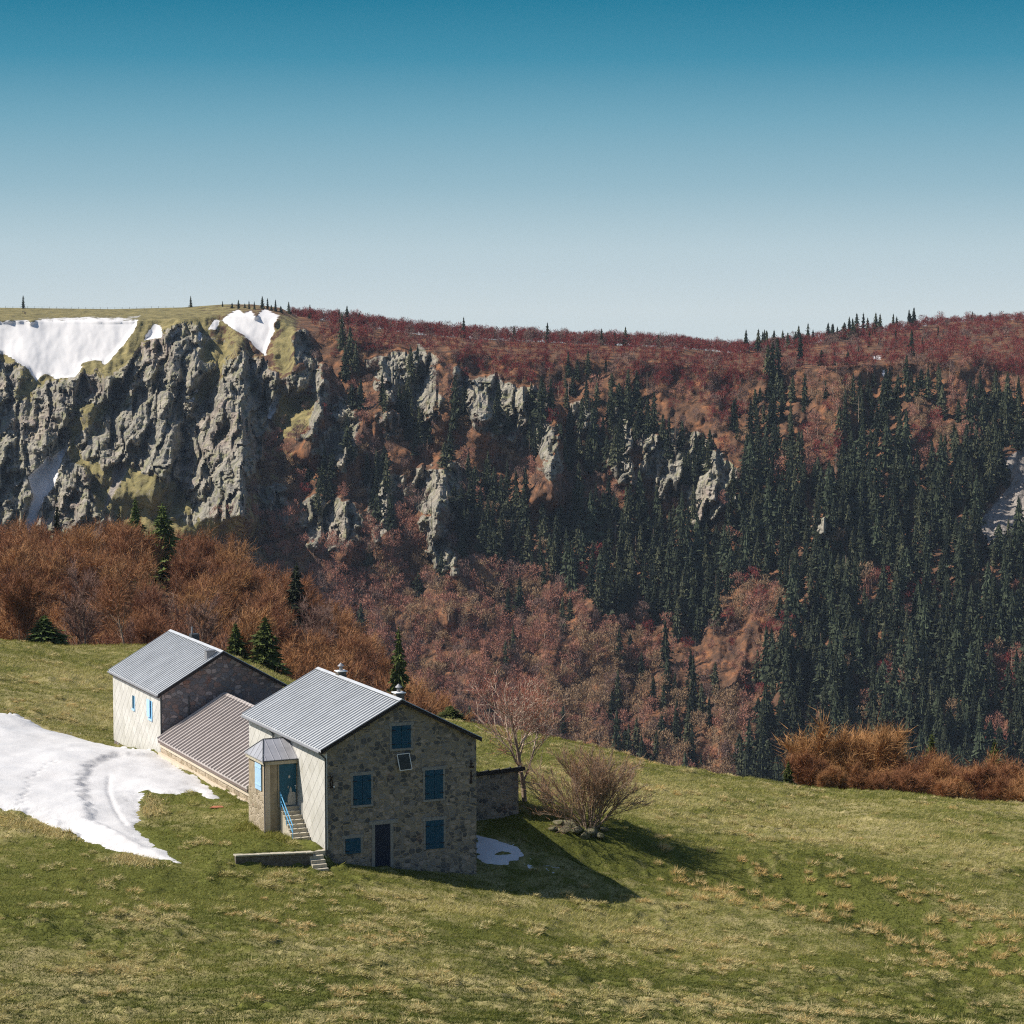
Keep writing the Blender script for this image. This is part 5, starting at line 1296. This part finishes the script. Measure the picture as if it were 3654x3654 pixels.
tag(link('heather', weeds([(530, 2885), (525, 2860), (520, 2905), (150, 2955), (100, 2945), (200, 2975), (250, 2985), (40, 2940), (440, 3065), (480, 3070), (520, 3078), (470, 3058)], 420, .55, .32, .8)), 'brown heathery tufts along the edge of the large snowfield', 'heather', kind='stuff')

# ------------------------------------------------------------------ haze, light, sky, camera
hz = MB(); hz.box(-2600, 2600, -60, 4300, -312, 70)
o = hz.build('haze', [], None); tag(o, 'thin blue haze filling the valley', 'haze', kind='stuff')
hm = bpy.data.materials.new('haze'); hm.use_nodes = True; nt = hm.node_tree; nt.nodes.remove(nt.nodes['Principled BSDF'])
vn = nt.nodes.new('ShaderNodeVolumePrincipled'); vn.inputs['Density'].default_value = .00003; vn.inputs['Color'].default_value = (.62, .78, 1, 1); vn.inputs['Anisotropy'].default_value = 0.0
nt.links.new(vn.outputs[0], nt.nodes['Material Output'].inputs['Volume']); o.data.materials.append(hm)

SUN_AZ, SUN_EL = math.radians(-95), math.radians(45.5)
sv = Vector((math.sin(SUN_AZ) * math.cos(SUN_EL), math.cos(SUN_AZ) * math.cos(SUN_EL), math.sin(SUN_EL)))
sl = bpy.data.lights.new('sun', 'SUN'); sl.energy = 5.0; sl.angle = math.radians(.53); sl.color = (1.0, .93, .82)
so = bpy.data.objects.new('sun', sl); col.objects.link(so); so.rotation_euler = (-sv).to_track_quat('-Z', 'Y').to_euler()

wd = bpy.data.worlds.new('World'); sc.world = wd; wd.use_nodes = True; nt = wd.node_tree; bg = nt.nodes['Background']
sky = nt.nodes.new('ShaderNodeTexSky'); sky.sky_type = 'NISHITA'; sky.sun_disc = False; sky.sun_elevation = SUN_EL; sky.sun_rotation = SUN_AZ; sky.altitude = 1200; sky.air_density = 1.2; sky.ozone_density = 2
tc = nt.nodes.new('ShaderNodeTexCoord'); sx = nt.nodes.new('ShaderNodeSeparateXYZ'); nt.links.new(tc.outputs['Generated'], sx.inputs[0])
mr = nt.nodes.new('ShaderNodeMapRange'); mr.inputs[1].default_value = 0.0; mr.inputs[2].default_value = .126; nt.links.new(sx.outputs[2], mr.inputs[0])
rp = nt.nodes.new('ShaderNodeValToRGB'); e = rp.color_ramp.elements
def srgb(r, g, b): return tuple(((c / 255 + .055) / 1.055) ** 2.4 if c > 10 else c / 255 / 12.92 for c in (r, g, b)) + (1,)
stops = [(0, (207, 219, 222)), (.2, (186, 207, 215)), (.4, (150, 186, 201)), (.6, (116, 168, 189)), (.8, (68, 143, 171)), (1, (34, 122, 153))]
while len(e) < len(stops): e.new(.5)
for a, (p, c) in zip(e, stops): a.position = p; a.color = srgb(*c)
nt.links.new(mr.outputs[0], rp.inputs[0])
mm = nt.nodes.new('ShaderNodeMapRange'); mm.interpolation_type = 'SMOOTHSTEP'; mm.inputs[1].default_value = .12; mm.inputs[2].default_value = .30; nt.links.new(sx.outputs[2], mm.inputs[0])
sc10 = nt.nodes.new('ShaderNodeVectorMath'); sc10.operation = 'SCALE'; sc10.inputs[3].default_value = 1 / .085 / 2 ** .4; nt.links.new(rp.outputs[0], sc10.inputs[0])
mx = nt.nodes.new('ShaderNodeMix'); mx.data_type = 'RGBA'; nt.links.new(mm.outputs[0], mx.inputs[0]); nt.links.new(sc10.outputs[0], mx.inputs[6]); nt.links.new(sky.outputs[0], mx.inputs[7])
nt.links.new(mx.outputs[2], bg.inputs['Color']); bg.inputs['Strength'].default_value = .085

cam = bpy.data.cameras.new('camera'); co = bpy.data.objects.new('camera', cam); col.objects.link(co); sc.camera = co
cam.sensor_width = 36; cam.sensor_fit = 'HORIZONTAL'; cam.lens = F / 3654 * 36; cam.clip_end = 30000; cam.clip_start = .5
co.location = (0, 0, 0); co.rotation_euler = (PI / 2 - PITCH, 0, 0)
sc.render.resolution_x = sc.render.resolution_y = 1024
sc.view_settings.view_transform = 'Standard'; sc.view_settings.look = 'None'; sc.view_settings.exposure = .4; sc.view_settings.gamma = 1
sc.cycles.max_bounces = 6; sc.cycles.diffuse_bounces = 3; sc.cycles.volume_bounces = 0
sc.cycles.filter_width = 1.15
try: sc.cycles.use_denoising = False
except Exception: pass
